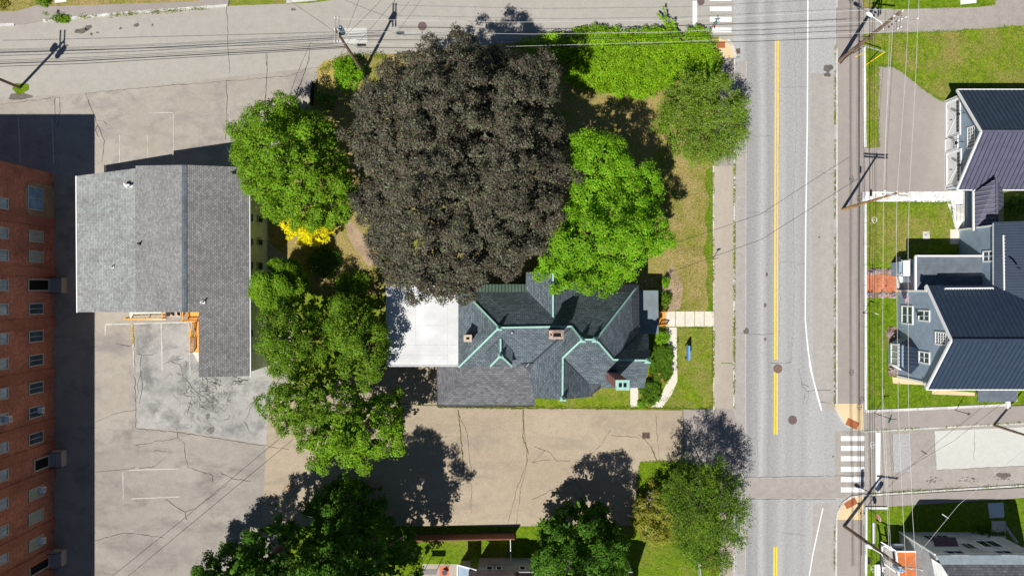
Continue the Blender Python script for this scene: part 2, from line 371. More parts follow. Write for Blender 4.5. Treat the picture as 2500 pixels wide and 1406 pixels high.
# sidewalks
sheet('sidewalk', [(1742, 405), (1790, 405), (1790, 1080), (1671, 1124), (1669, 1000), (1742, 1000)], .06, 'walk_lt', .06)
sheet('sidewalk', [(1668, 998), (1790, 998), (1815, 1130), (1780, 1150), (1671, 1128)], .066, 'walk', .06)
sheet('sidewalk', [(1757, 1130), (1792, 1130), (1792, 1600), (1755, 1600)], .06, 'walk_lt', .06)
sheet('sidewalk', [(1762, 140), (1790, 140), (1790, 410), (1742, 410)], .056, 'walk', .056)
sheet('sidewalk', [(2044, -200), (2106, -200), (2106, 985), (2040, 985), (2042, 400)], .12, 'walk', .12)
sheet('sidewalk', [(2112, 1006), (2500, 990), (3300, 960), (3300, 998), (2500, 1032), (2112, 1051)], .12, 'walk', .12)
sheet('sidewalk', [(2112, 1212), (2500, 1190), (3300, 1150), (3300, 1190), (2500, 1215), (2112, 1240)], .12, 'walk', .12)
sheet('sidewalk', [(2040, 1268), (2108, 1268), (2108, 1600), (2040, 1600)], .12, 'walk', .12)
sheet('driveway', [(2100, 20), (2240, 22), (2400, 14), (2490, -20), (2900, -60), (2900, 40), (2500, 62), (2330, 76), (2140, 82), (2100, 84)], .124, 'street_side', .124)
sheet('driveway', [(2145, 162), (2180, 163), (2205, 178), (2250, 215), (2285, 240), (2310, 249), (2310, 468), (2104, 468), (2104, 362), (2145, 360)], .126, 'walk', .12)
def arc(cx, cy, r, a0, a1, n=10): return [(cx+r*math.cos(math.radians(a0+(a1-a0)*i/n)), cy-r*math.sin(math.radians(a0+(a1-a0)*i/n))) for i in range(n+1)]
sheet('kerb_ramp', [(2036, 985), (2106, 985), (2110, 1050), (2096, 1050), (2070, 1040), (2050, 1018), (2040, 1000)], .124, 'tan', .12)
sheet('kerb_ramp', [(2110, 1205), (2106, 1268), (2042, 1268), (2043, 1250), (2056, 1228), (2078, 1212)], .124, 'tan', .12)
sheet('kerb_ramp', [(1755, 93), (1775, 100), (1792, 122), (1792, 142), (1757, 142)], .124, 'tan', .12)
# lawns
sheet('lawn', [(1440, 210), (1600, 200), (1745, 200), (1740, 760), (1632, 762), (1600, 700), (1400, 740), (1300, 700), (1300, 300)], .02, 'grass_dry')
sheet('lawn', [(1655, 800), (1742, 800), (1742, 996), (1300, 996), (1300, 940), (1650, 990)], .02, 'grass')
sheet('lawn', [(1575, 800), (1740, 800), (1742, 996), (1304, 994), (1300, 930), (1500, 850)], .016, 'grass')
sheet('lawn', [(780, 165), (830, 138), (960, 132), (1400, 90), (1745, 95), (1760, 140), (1745, 215), (1400, 230), (1300, 720), (760, 720), (715, 640), (655, 590), (655, 420), (765, 230)], .014, 'grass_dry')
sheet('sunlit_path_part', [(843, 535), (868, 548), (905, 596), (925, 640), (900, 650), (868, 610), (850, 580)], .02, 'dirt')  # soil path, its outline cut to the sunlit patch alone
sheet('lawn', [(1562, 1126), (1757, 1128), (1757, 1500), (1265, 1500), (1265, 1284), (1548, 1284)], .02, 'grass_rich')
sheet('lawn', [(700, 1284), (1265, 1284), (1265, 1500), (700, 1500)], .02, 'grass_rich')
sheet('lawn', [(2112, 84), (2330, 76), (2500, 62), (3000, 40), (3000, 330), (2310, 330), (2310, 249), (2285, 240), (2250, 215), (2205, 178), (2180, 163), (2145, 160), (2145, 360), (2112, 360)], .11, 'grass', .11)
sheet('lawn', [(2112, 495), (2350, 495), (2350, 715), (2112, 715)], .11, 'grass', .11)
sheet('lawn', [(2112, 715), (3000, 715), (3000, 958), (2500, 984), (2112, 1002)], .112, 'grass_rich', .11)
sheet('lawn', [(2112, -90), (2440, -90), (2430, 12), (2390, 18), (2300, 20), (2180, 24), (2140, 22)], .13, 'grass_rich', .11)
sheet('lawn', [(2112, 1240), (2500, 1216), (3200, 1190), (3200, 1700), (2112, 1700)], .11, 'grass_rich', .11)
sheet('lawn', [(-300, -60), (560, -60), (545, 0), (430, 6), (130, 16), (100, 10), (40, 28), (-300, 34)], .11, 'grass_dry', .11)
sheet('driveway', [(484, -30), (552, -30), (548, 4), (545, 16), (486, 20)], .115, 'walk', .1)
sheet('dry_verge', [(775, 170), (790, 150), (825, 145), (850, 140), (815, 200), (790, 225), (775, 215)], .03, 'straw')
sheet('road_patch', [(838, 70), (895, 68), (897, 104), (822, 108)], .0165, 'street_patch')
sheet('gravel_strip', [(2106, 466), (2312, 466), (2362, 466), (2356, 520), (2352, 565), (2335, 568), (2322, 520), (2312, 494), (2106, 492)], .124, 'gravel', .12)
sheet('bare_soil', [(1640, 640), (1668, 700), (1660, 755), (1632, 756), (1612, 700)], .024, 'dirt')
sheet('lawn_edge', [(1742, 405), (1741, 760)]+[(1724+4*math.sin(i*.21)+3*math.sin(i*.083)+R.uniform(-1.5, 1.5), 760-i*2.8) for i in range(124)], .024, 'grass_rich')
# paths
def joints(x0, x1, y0, y1, n): return [((x0+(x1-x0)*i/n), y0, y1) for i in range(1, n)]
mb = MB()
for i in range(5): mb.poly([P(x, y)[:2] for x, y in rect(1626+i*23.4, 760, 1626+i*23.4+22.0, 797)], 0, .07)
mb.build('concrete_path', 'conc', kind='structure')
sheet('concrete_path', [(1626, 799), (1652, 799), (1654, 930), (1640, 962), (1617, 994), (1590, 994), (1612, 968), (1630, 930), (1634, 870)], .06, 'conc', .06)
sheet('concrete_path', rect(1539, 930, 1558, 993), .06, 'conc', .06)
sheet('brick_path', rect(2114, 671, 2190, 713), .126, 'cobble', .12)
sheet('flower_bed', rect(2114, 656, 2188, 670), .122, 'mulch', .11)
sheet('flower_bed', rect(2114, 714, 2188, 728), .122, 'mulch', .11)
sheet('flower_bed', rect(2167, 798, 2190, 836), .122, 'mulch', .11)
sheet('flower_bed', rect(2168, 886, 2191, 917), .122, 'mulch', .11)
sheet('concrete_path', rect(2188, 626, 2200, 672), .13, 'conc', .12)
sheet('concrete_path', rect(2320, 560, 2342, 596), .13, 'conc', .12)
sheet('concrete_path', [(2178, 920), (2270, 934), (2268, 940), (2180, 936)], .13, 'tan', .12)
sheet('concrete_path', [(2276, 950), (2380, 958), (2380, 966), (2276, 962)], .13, 'tan', .12)
sheet('concrete_path', [(2412, 1228), (2450, 1226), (2452, 1262), (2416, 1264)], .13, 'concw', .12)
sheet('concrete_path', [(2345, -40), (2384, -40), (2384, 8), (2345, 12)], .14, 'concw', .12)
sheet('concrete_path', [(132, -30), (162, -30), (162, 5), (134, 8)], .13, 'concw', .12)
sheet('patio', rect(1030, 1376, 1122, 1440), .03, 'walk_lt')
# kerbs
def kerb(pts, w=.18, z=.14, name='kerb', mat='stone'):
    mb = MB()
    P3 = [P(x, y, 0) for x, y in pts]
    for a, b in zip(P3, P3[1:]):
        L = (b-a).length; n = max(1, int(L/2.4)); t = (b-a)/n
        for i in range(n):
            p = a+t*i; q = a+t*(i+1)-t.normalized()*.03
            mb.bar(p+Vector((0, 0, z/2)), q+Vector((0, 0, z/2)), w, z+R.uniform(0, .006))
    mb.build(name, mat, kind='structure')
kerb([(107, 52), (300, 34), (557, 15)], .3)
kerb([(-200, 70), (37, 61)], .3)
kerb([(2042, 120), (2042, 985), (2046, 1010), (2058, 1030), (2080, 1047), (2112, 1053), (2300, 1043), (2500, 1033)], .16, .13)
kerb([(2038, 1600), (2041, 1262), (2056, 1227), (2078, 1211), (2110, 1208), (2300, 1196), (2500, 1184)], .2, .15)
kerb([(2042, -100), (2042, 20)], .16, .13)
kerb([(1793, 142), (1792, 400), (1791, 1000)], .14, .08)
kerb([(1776, 97), (1786, 108), (1794, 128), (1794, 142)], .3, .13)
kerb([(1792, 1350), (1792, 1550)], .14, .08)
kerb([(1741, 405), (1742, 1000)], .12, .09)
kerb([(700, 4), (775, -3)], .5, .13)
kerb([(2109, 495), (2111, 1000)], .28, .34, 'granite_edging', 'concw')
kerb([(2107, 118), (2109, 362)], .28, .34, 'granite_edging', 'concw')
kerb([(2112, 1003), (2300, 995), (2465, 987)], .3, .22, 'granite_edging', 'stone')
kerb([(2110, 1238), (2165, 1238)], .25, .3, 'granite_edging', 'concw')
kerb([(2112, 1240), (2111, 1560)], .25, .3, 'granite_edging', 'concw')
kerb([(2452, 987), (2462, 986)], .9, .4, 'granite_edging', 'concw')

# markings
def strip(mb, pts, w, z):
    P3 = [P(x, y, z) for x, y in pts]
    for a, b in zip(P3, P3[1:]):
        t = (b-a).normalized(); n = Vector((-t.y, t.x, 0))*w/2
        mb.quad(a+n, a-n, b-n, b+n)
mb = MB()
for x in (1892.0, 1898.0):
    for y0, y1 in ((98, 878), (908, 1060), (1334, 1600)): strip(mb, [(x+.0028*(703-y0), y0), (x+.0028*(703-y1), y1)], .16, .026)
mb.build('yellow_centre_line', 'yellow', kind='structure')
mb = MB()
strip(mb, [(1973, -100), (1971, 300), (1967, 560), (1966, 780), (1972, 850), (1982, 910), (1996, 970), (2006, 1002)], .15, .03)
strip(mb, [(1971, 830), (1978, 900), (1996, 962), (2006, 1002)], .13, .034)
strip(mb, [(2009, 1240), (1998, 1290), (1985, 1350), (1975, 1410), (1970, 1500)], .13, .03)
mb.build('white_lane_line', 'paint', kind='structure')
mb = MB(); strip(mb, [(1822, 150), (1821, 700), (1820, 1390)], .05, .03); mb.build('faded_edge_line', 'paint_old', kind='structure')
mb = MB()
for y0, y1 in ((-12, 3), (17, 28), (42, 54), (68, 80)): mb.quad(*[P(x, y, .024) for x, y in reversed(rect(1733, y0, 1786, y1))])
for y0, y1 in ((1064, 1076), (1088, 1100), (1113, 1125), (1139, 1151), (1164, 1176), (1189, 1201)): mb.quad(*[P(x, y, .034) for x, y in reversed(rect(2053, y0, 2110.5, y1))])
mb.build('crosswalk_markings', 'paint', kind='structure')
mb = MB(); mb.quad(*[P(x, y, .024) for x, y in reversed(rect(1691, 3, 1702, 80))])
mb.quad(*[P(x, y, .034) for x, y in ((2138, 1202), (2148, 1202), (2150, 1056), (2138, 1056))]); mb.build('stop_line_markings', 'paint', kind='structure')
mb = MB()
for l, ww in (([(257, 792), (480, 786)], .14), ([(257, 792), (257, 818)], .12), ([(322, 790), (326, 860), (328, 920)], .12), ([(393, 789), (395, 850), (396, 905)], .12), ([(461, 787), (463, 850), (464, 915)], .1),
          ([(315, 1147), (437, 1144)], .11), ([(320, 1217), (438, 1212)], .11), ([(300, 1152), (301, 1218)], .08), ([(44, 288), (47, 330), (50, 400)], .13), ([(126, 288), (129, 330), (131, 400)], .13),
          ([(361, 275), (423, 276)], .08), ([(423, 276), (424, 400)], .08), ([(360, 330), (361, 396)], .06), ([(292, 330), (292, 400)], .08), ([(561, 275), (562, 350)], .05)):
    strip(mb, l, ww, .014)
mb.build('parking_bay_lines', 'paint_old', kind='structure')
# cracks
def wob(pts, amp=1.6, step=9):
    out = [pts[0]]
    for (x0, y0), (x1, y1) in zip(pts, pts[1:]):
        n = max(1, int(math.hypot(x1-x0, y1-y0)/step))
        for i in range(1, n+1): out.append((x0+(x1-x0)*i/n+R.uniform(-amp, amp), y0+(y1-y0)*i/n+R.uniform(-amp, amp)))
    return out
mb = MB()
CR = [[(208, 228), (400, 210), (560, 198), (700, 186), (770, 165)], [(208, 228), (222, 262), (238, 305), (254, 345), (248, 395), (240, 402)], [(238, 305), (232, 318), (240, 335)], [(240, 295), (252, 296), (262, 304)],
      [(552, 196), (555, 240), (550, 340)], [(553, 12), (556, 90), (560, 180)], [(650, 130), (652, 190), (646, 250)], [(756, 140), (735, 200), (718, 245)], [(134, 240), (134, 300)], [(134, 238), (146, 240), (146, 290), (138, 310)], [(0, 255), (48, 250), (134, 238)],
      [(326, 790), (328, 900), (332, 1045)], [(332, 1045), (440, 1056), (560, 1075), (705, 1096)], [(232, 1030), (280, 1010), (330, 1000)], [(283, 838), (318, 846), (322, 840)], [(336, 863), (345, 868), (375, 864)], [(345, 868), (342, 905), (348, 935), (340, 985)],
      [(345, 905), (338, 930), (335, 975)], [(400, 888), (425, 880), (450, 875)], [(418, 882), (440, 890), (446, 906)], [(458, 770), (470, 820), (462, 850)], [(432, 933), (455, 925), (470, 950), (500, 970)], [(430, 1045), (434, 1068), (450, 1085), (452, 1120), (460, 1140), (520, 1160)],
      [(434, 1068), (380, 1078), (330, 1088)], [(375, 1100), (404, 1103)], [(403, 1118), (378, 1138), (340, 1142)], [(520, 1160), (518, 1178)], [(540, 1155), (570, 1168), (612, 1174)], [(452, 1250), (480, 1238), (520, 1210), (560, 1180)], [(452, 1250), (420, 1230), (404, 1218)], [(452, 1250), (455, 1268)],
      [(600, 1000), (612, 985), (622, 980)], [(607, 1050), (598, 1030), (607, 1008), (613, 990)], [(232, 1152), (330, 1142)], [(230, 1320), (300, 1300), (400, 1312)], [(1275, 995), (1280, 1060), (1288, 1120), (1270, 1200), (1260, 1280)], [(1305, 1090), (1340, 1102), (1360, 1125), (1392, 1124)],
      [(1490, 1050), (1465, 1090), (1410, 1130)], [(1490, 1062), (1560, 1068)], [(1240, 1280), (1262, 1190), (1290, 1120)], [(1400, 1165), (1430, 1215)], [(1405, 1178), (1350, 1195), (1300, 1220)], [(1300, 1130), (1345, 1120)], [(1600, 1010), (1610, 1125)],
      [(1118, 1000), (1140, 1060), (1150, 1140), (1150, 1250)], [(2000, 980), (2030, 985)], [(1800, 812), (1850, 816), (1890, 815)], [(1880, 886), (1930, 884)], [(1950, 900), (1958, 940), (1975, 960), (1970, 985)], [(1958, 935), (1975, 945)], [(1970, 955), (1985, 952), (2030, 952)], [(1966, 962), (1960, 985)],
      [(1742, 886), (1790, 887)], [(1815, 1165), (2110, 1160)], [(1815, 1218), (2040, 1218)], [(2046, 265), (2095, 262)], [(1560, 1060), (1590, 1090)], [(1590, 1090), (1605, 1125)], [(2178, 1058), (2182, 1150)], [(2281, 1050), (2286, 1147)], [(2286, 1147), (2500, 1137)], [(2380, 1050), (2378, 1125)], [(1330, 1100), (1300, 1128)]]
for l in CR:
    for s_ in zip(*(lambda q: (q, q[1:]))(wob(l))): strip(mb, list(s_), R.uniform(.016, .05), .03)
CR2 = [[(1900, 120), (1903, 300), (1899, 480), (1904, 700), (1901, 870)], [(1932, 880), (1940, 700), (1936, 500), (1944, 300), (1940, 60)], [(1824, 520), (1890, 516)], [(1824, 330), (1850, 334), (1890, 330)], [(1905, 640), (1965, 644)], [(1902, 215), (1970, 212)], [(1846, 1000), (1850, 1160)], [(1905, 1300), (1970, 1306)], [(1985, 420), (2036, 424)], [(1850, 1240), (1846, 1400)]]
for l in CR2:
    for s_ in zip(*(lambda q: (q, q[1:]))(wob(l, 2.2, 7))): strip(mb, list(s_), R.uniform(.008, .026), .03)
for k in range(120):       # crazed area behind the grey roof
    x = R.gauss(518, 26); y = R.gauss(962, 30)
    if R.random() < .3: x, y = R.gauss(465, 20), R.gauss(968, 30)
    a = R.uniform(0, 6.28); l = [(x, y)]
    for j in range(4): a += R.uniform(-1, 1); x += 5*math.cos(a); y += 5*math.sin(a); l.append((x, y))
    strip(mb, l, R.uniform(.012, .034), .03)
for k in range(16):
    x, y = R.uniform(505, 605), R.uniform(918, 936); strip(mb, [(x, y), (x+R.uniform(-12, 12), y+R.uniform(-3, 5)), (x+R.uniform(-20, 20), y+R.uniform(-3, 7))], .04, .03)
mb.build('pavement_cracks', 'crack', kind='structure')
mb = MB()
for l in ([(1668, 1002), (1670, 1128)], [(1118, 1000), (1124, 1060), (1132, 1150)], [(1278, 1000), (1276, 1065), (1290, 1110)], [(1590, 1092), (1604, 1126)], [(632, 1226), (660, 1232), (690, 1234)],
          [(1068, 994), (1300, 997), (1560, 996), (1740, 1000)], [(980, 986), (1068, 990)], [(2050, 270), (2085, 270)], [(1760, 886), (1790, 887)]): strip(mb, wob(l, 1.2, 6), .09, .067)
mb.build('weedy_joints', 'crackg', kind='structure')
def blob(mb, px, py, rx, ry, z, rot=0, n=22, jag=.25):
    ph = [R.uniform(0, 6.28) for _ in range(4)]
    pts = []
    for i in range(n):
        a = 2*math.pi*i/n; k = 1+jag*(math.sin(2*a+ph[0])*.4+math.sin(3*a+ph[1])*.4+math.sin(5*a+ph[2])*.35)
        x = rx*k*math.cos(a); y = ry*k*math.sin(a); pts.append(P(px+x*math.cos(rot)-y*math.sin(rot), py-(x*math.sin(rot)+y*math.cos(rot)), z))
    mb.quad(*pts)
mb = MB()
for a in ((198, 76, 15, 7, .1), (215, 68, 9, 6, .2), (223, 84, 3, 4), (238, 80, 4, 2), (333, 62, 7, 4, .5), (294, 70, 4, 2.5, .5), (716, 24, 6, 3), (162, 112, 5, 3), (372, 62, 2.5, 3), (515, 1050, 8, 9), (507, 1016, 5, 7), (2022, 167, 12, 9), (2020, 183, 8, 6),
          (1822, 808, 7, 7), (1868, 745, 3, 6), (1872, 670, 3, 5), (2450, 1160, 17, 7), (1868, 828, 3, 4)):
    blob(mb, a[0], a[1], a[2], a[3], .032, a[4] if len(a) > 4 else 0)
for k in range(60):
    x, y = R.choice(((2280, 1172, 26, 8), (2450, 1162, 18, 8), (2365, 1172, 14, 9)))[0:2]; blob(mb, R.gauss(x, 14), R.gauss(y, 4), R.uniform(1, 3), R.uniform(.7, 1.5), .036, .5, 7)
mb.build('oil_stains', 'stain', kind='structure')
mb = MB(); blob(mb, 706, 1189, 15, 9, .032, .4, jag=.1); mb.build('dead_leaf_patch', 'dirt', kind='structure')
mb = MB()
for a_ in ((323, 806, 5, 8), (324, 828, 3, 12), (515, 860, 6, 5), (468, 815, 9, 7), (512, 868, 3, 3)): blob(mb, *a_, .022)
mb.build('ochre_litter', 'straw', kind='structure')
mb = MB()
for a in ((48, 236, 26, 9), ): blob(mb, a[0], a[1], a[2], a[3], .032)
mb.build('oil_stains', 'stain', kind='structure')
mb = MB(); blob(mb, 50, 216, 22, 12, .05); mb.build('grass_patch', 'grass_rich', kind='structure')
mb = MB()
for x, y, r in ((232, 58, 0), (440, 1140, 0)): pass
for y0, x0, x1, a in ((1037, 0, 0, 0),): pass

# pads, covers, drains
def pad(x, y, w, h, rot, lab):
    mb = MB(); mb.box(P(x, y, .135), w, h, .02, rot)
    for i in range(6):
        for j in range(9): mb.box(P(x, y, .148)+Vector(((j-4)*w/10*math.cos(rot)-(i-2.5)*h/7*math.sin(rot), (j-4)*w/10*math.sin(rot)+(i-2.5)*h/7*math.cos(rot), 0)), .04, .04, .01, rot)
    mb.build('tactile_pad', 'redpad', label=lab, cat='tactile pad', group='brick red tactile pads on the corners')
pad(2081, 1034, 1.45, .85, math.radians(-25), 'brick red tactile pad on the tan corner above the crosswalk')
pad(2077, 1228, 1.45, .8, math.radians(28), 'brick red tactile pad on the tan corner below the crosswalk')
pad(1762, 110, .8, .75, 0, 'small brick red tactile pad beside the leafy thicket')
def manhole(x, y, r, mat, lab):
    t = thing('manhole_cover', lab, 'manhole cover', P(x, y, .02), 'manhole covers')
    c = P(x, y, .02); mb = MB(); mb.tube([c, c+Vector((0, 0, .02))], r+.08, 28); mb.build('frame_ring', 'iron', t)
    mb = MB(); mb.tube([c, c+Vector((0, 0, .03))], r, 28)
    for k in range(-3, 4): mb.bar(c+Vector((-r*.6, k*r/4.5, .032)), c+Vector((r*.6, k*r/4.5, .032)), .04, .008)
    mb.build('lid', mat, t)
manhole(1899, 900, .44, 'rustiron', 'rusty round manhole cover on the yellow centre line')
manhole(1935, 1025, .44, 'iron', 'dark round manhole cover in the road right of the yellow line')
manhole(1031, 65, .44, 'iron', 'purple grey manhole cover on the street above the dark tree')
manhole(1711, 5, .36, 'iron', 'dark manhole cover between stop line and crosswalk at the top')
def drain(x, y, w, h, rot, lab, mat='rustiron'):
    t = thing('storm_drain', lab, 'drain', P(x, y, .02), 'storm drain grates')
    mb = MB(); c = P(x, y, .03); a, b = math.cos(rot), math.sin(rot)
    def q(u, v): return c+Vector((u*a-v*b, u*b+v*a, 0))
    for s_ in (-1, 1): mb.bar(q(-w/2, s_*h/2), q(w/2, s_*h/2), .07, .05); mb.bar(q(s_*w/2, -h/2), q(s_*w/2, h/2), .07, .05)
    mb.build('frame', mat, t)
    mb = MB()
    for k in range(1, 7): mb.bar(q(-w/2, -h/2+h*k/7), q(w/2, -h/2+h*k/7), .04, .04)
    mb.bar(q(0, -h/2), q(0, h/2), .05, .042); mb.build('grate', mat, t)
    mb = MB(); mb.box(c-Vector((0, 0, .004)), w, h, .012, rot); mb.build('pit', 'flue', t)
drain(1577, 1063, .85, .65, 0, 'square drain grate in the tan parking lot'); drain(1800, 126, .62, .55, .15, 'rusty drain grate at the kerb below the top crosswalk')
mb = MB(); mb.tube([P(2034, 1114, .03), P(2034, 1114, .03)+Vector((0, 0, .03))], .1, 14); mb.build('valve_cover', 'iron', label='tiny round valve cover left of the crosswalk bars', cat='valve cover')
mb = MB(); mb.tube([P(2000, 580, .03), P(2000, 580, .03)+Vector((0, 0, .03))], .1, 14); mb.build('valve_cover', 'iron', label='tiny round valve cover in the right lane of the road', cat='valve cover')

# ================================================================ helpers for houses
def seams(mb, poly, pitch, w=.06, h=.05, off=None, mi=0):
    "raised seams running up the slope, clipped to the roof plane"
    pts = [Vector(p) for p in poly]; n = normal(pts)
    if n.z < 0: n = -n
    u = Vector((0, 0, 1)).cross(n).normalized(); v = n.cross(u); o = pts[0]
    uv = [((p-o).dot(u), (p-o).dot(v)) for p in pts]
    lo = min(a for a, _ in uv); hi = max(a for a, _ in uv); k = lo+pitch*(.5 if off is None else off)
    while k < hi:
        xs = []
        for i in range(len(uv)):
            (a0, b0), (a1, b1) = uv[i], uv[(i+1) % len(uv)]
            if (a0-k)*(a1-k) < 0: xs.append(b0+(b1-b0)*(k-a0)/(a1-a0))
        xs.sort()
        for a, b in zip(xs[::2], xs[1::2]):
            if b-a > .1: mb.bar(o+u*k+v*a+n*h*.4, o+u*k+v*b+n*h*.4, w, h, n, mi)
        k += pitch
def ridge(mb, pts, w=.22, h=.1, lift=.05):
    for a, b in zip(pts, pts[1:]): mb.bar(Vector(a)+Vector((0, 0, lift)), Vector(b)+Vector((0, 0, lift)), w, h)
def window(par, o, u, v, n, w, h, frame='white', pane='glass', fw=.1, mull=(1, 1), depth=.07, arch=False):
    "o = lower left corner; u along, v up, n out of the wall"
    o = Vector(o); u = Vector(u).normalized(); v = Vector(v).normalized(); n = Vector(n).normalized()
    mb = MB()
    def bx(a0, b0, a1, b1, d0, d1):
        A = [o+u*a+v*b+n*d1 for a, b in ((a0, b0), (a1, b0), (a1, b1), (a0, b1))]; B = [p-n*(d1-d0) for p in A]
        if normal(A).dot(n) < 0: A.reverse(); B.reverse()
        mb.prism(A, B)
    bx(0, 0, w, fw, .0, depth); bx(0, h-fw, w, h, .0, depth); bx(0, fw, fw, h-fw, .0, depth); bx(w-fw, fw, w, h-fw, .0, depth)
    for i in range(1, mull[0]): x = fw+(w-2*fw)*i/mull[0]; bx(x-.03, fw, x+.03, h-fw, .0, depth*.8)
    for j in range(1, mull[1]): y = fw+(h-2*fw)*j/mull[1]; bx(fw, y-.03, w-fw, y+.03, .002, depth*.78)
    f = mb.build('window_frame', frame, par)
    mb = MB(); A = [o+u*a+v*b+n*.025 for a, b in ((fw*.8, fw*.8), (w-fw*.8, fw*.8), (w-fw*.8, h-fw*.8), (fw*.8, h-fw*.8))]
    if normal(A).dot(n) < 0: A.reverse()
    mb.prism(A, [p-n*.02 for p in A]); mb.build('pane', pane, f); return f
def winpx(par, x0, y0, x1, y1, X, n, **k):
    "window from photo pixels on a wall plane x = X that faces n"
    a = onX(x0, (y0+y1)/2, X); b = onX(x1, (y0+y1)/2, X); zc = (a.z+b.z)/2
    f = (H-zc)/H*S; ya = (703-y1)*f; yb = (703-y0)*f
    zl, zh = min(a.z, b.z), max(a.z, b.z)
    return window(par, (X, ya, zl), (0, 1, 0), (0, 0, 1), n, yb-ya, zh-zl, **k)
# ================================================================ buildings
def body(mb, pts, ins=(.25, .25, .25, .25), drop=.14, z0=0, mi=0):
    "solid walls below a roof plane, pulled in from its edges (left, right, south, north)"
    pts = [Vector(p) for p in pts]
    x0 = min(p.x for p in pts)+ins[0]; x1 = max(p.x for p in pts)-ins[1]; y0 = min(p.y for p in pts)+ins[2]; y1 = max(p.y for p in pts)-ins[3]
    if normal(pts).z < 0: pts.reverse()
    q = [Vector((min(max(p.x, x0), x1), min(max(p.y, y0), y1), p.z-drop)) for p in pts]
    mb.prism(q, [Vector((p.x, p.y, z0)) for p in q], mi); return mb
def PP(*a): return [P(*p) for p in a]

# ---- grey shingled apartment building with pale green wall
t = thing('apartment_building', 'low building with weathered grey shingle roofs and a pale green side wall', 'building', P(450, 640, 0))
A = PP((187, 430, 3.5), (333, 411, 4.7), (333, 762, 4.7), (190, 762, 3.5))
B = PP((331, 405, 5.0), (446, 403, 7.9), (446, 762, 7.9), (331, 762, 5.0))
C = PP((454, 403, 8.0), (608, 409, 6.0), (610, 918, 6.0), (485, 921, 7.6), (485, 762, 7.6), (454, 762, 8.0))
mb = MB(); body(mb, A, (.4, .0, .5, .3)); body(mb, B, (.02, .0, .5, .3)); mb.build('wall', 'cream', t)
mb = MB(); body(mb, PP((445, 403, 7.9), (608, 409, 6.0), (609, 762, 6.0), (445, 762, 7.9)), (.0, .18, .0, .3), .3); body(mb, PP((485, 760, 7.6), (609, 760, 6.0), (610, 918, 6.0), (485, 921, 7.6)), (.4, .18, .4, .0), .3)
gw = mb.build('side_wall', 'greenwall', t)
MB().slab(A, .12).build('lower_roof', 'shingle_lt', t); MB().slab(B, .12).build('middle_roof', 'shingle_md', t); MB().slab(C, .12).build('roof', 'shingle', t)
mb = MB(); mb.slab(PP((444, 403, 7.96), (449, 403, 8.12), (449, 762, 8.12), (444, 762, 7.96)), .05); mb.slab(PP((449, 403, 8.12), (456, 403, 8.04), (456, 762, 8.04), (449, 762, 8.12)), .05); mb.build('ridge_cap', 'ridgecap', t)
MB().bar(P(609, 409, 5.9), P(611.5, 919, 5.9), .14, .14).build('gutter', 'white', t); MB().bar(P(186, 430, 3.4), P(188.5, 763, 3.4), .12, .12).build('gutter', 'white', t)
XW = -595.3*S
for y in (535, 590, 650, 700):
    winpx(t, 629, y-10, 641, y+9, XW+.03, (1, 0, 0), frame='greenwall', pane='darkglass', fw=.05)
for y in (532, 590, 648, 703, 813):
    winpx(t, 611.5, y-10, 617, y+10, XW+.03, (1, 0, 0), frame='greenwall', pane='darkglass', fw=.05)
mb = MB(); mb.tube([P(656, 585, .2)+Vector((.06, 0, 0)), P(612, 583, 5.6)+Vector((.1, 0, 0))], .05, 8); mb.build('downspout', 'greenwall', t)
def vent(x, y, z, mat, lab, h=.7, r=.06, dish=False):
    t = thing('roof_vent', lab, 'vent pipe', P(x, y, z), 'pipes standing on the grey shingle roofs')
    MB().tube([P(x, y, z-.1), P(x, y, z)+Vector((0, 0, h))], r, 10).build('pipe', mat, t)
    MB().box(P(x, y, z+.03), .34, .3, .08).build('flashing', mat, t)
    if dish:
        MB().tube([P(x, y, z)+Vector((-.35, .05, .35)), P(x, y, z)+Vector((-.42, -.02, .42))], [.3, .32], 18).build('dish', 'white', t)
vent(320, 454, 4.6, 'white', 'white vent with a small satellite dish near the top of the weathered roof', .6, .12, True)
vent(343, 595, 5.3, 'black', 'black bent vent pipe in the middle of the grey roof', .6, .09)
vent(275, 652, 4.3, 'metal', 'small metal vent pipe on the pale lower roof', .5, .07)
vent(497, 738, 7.5, 'white', 'white vent pipe on the darkest roof slope near the notch', .7, .08)
vent(571, 422, 6.5, 'black', 'black vent pipe at the roof corner beside the green tree', .6, .08)

# decks
def railing(par, a, b, h=.95, n=None, post=True, mat='deck'):
    a = Vector(a); b = Vector(b); L = (b-a).length; n = n or max(2, int(L/.16)); mb = MB()
    up = Vector((0, 0, h)); mb.bar(a+up, b+up, .12, .06); mb.bar(a+Vector((0, 0, .12)), b+Vector((0, 0, .12)), .06, .06)
    for i in range(n+1): p = a.lerp(b, i/n); mb.bar(p+Vector((0, 0, .1)), p+up, .05, .05)
    k = max(1, round(L/1.8))
    for i in range(k+1): p = a.lerp(b, i/k); mb.bar(p, p+up+Vector((0, 0, .1)), .11, .11)
    return mb.build('railing', mat, par)
def steps(par, a, d, w, n, rise, run, mat='deck'):
    "treads descending from a along d"
    a = Vector(a); d = Vector(d).normalized(); mb = MB(); s = Vector((-d.y, d.x, 0))
    for i in range(n): c = a+d*(run*(i+.5))-Vector((0, 0, rise*(i+1))); mb.bar(c-s*w/2, c+s*w/2, run*.92, .05)
    for k in (-1, 1): mb.bar(a+s*w/2*k-Vector((0, 0, rise*.6)), a+s*w/2*k+d*run*n-Vector((0, 0, rise*(n+.6)-.06)), .06, .2)
    return mb.build('steps', mat, par)
t = thing('wooden_ramp', 'orange wooden ramp with slatted railing below the grey roof', 'ramp', P(355, 770, 0))
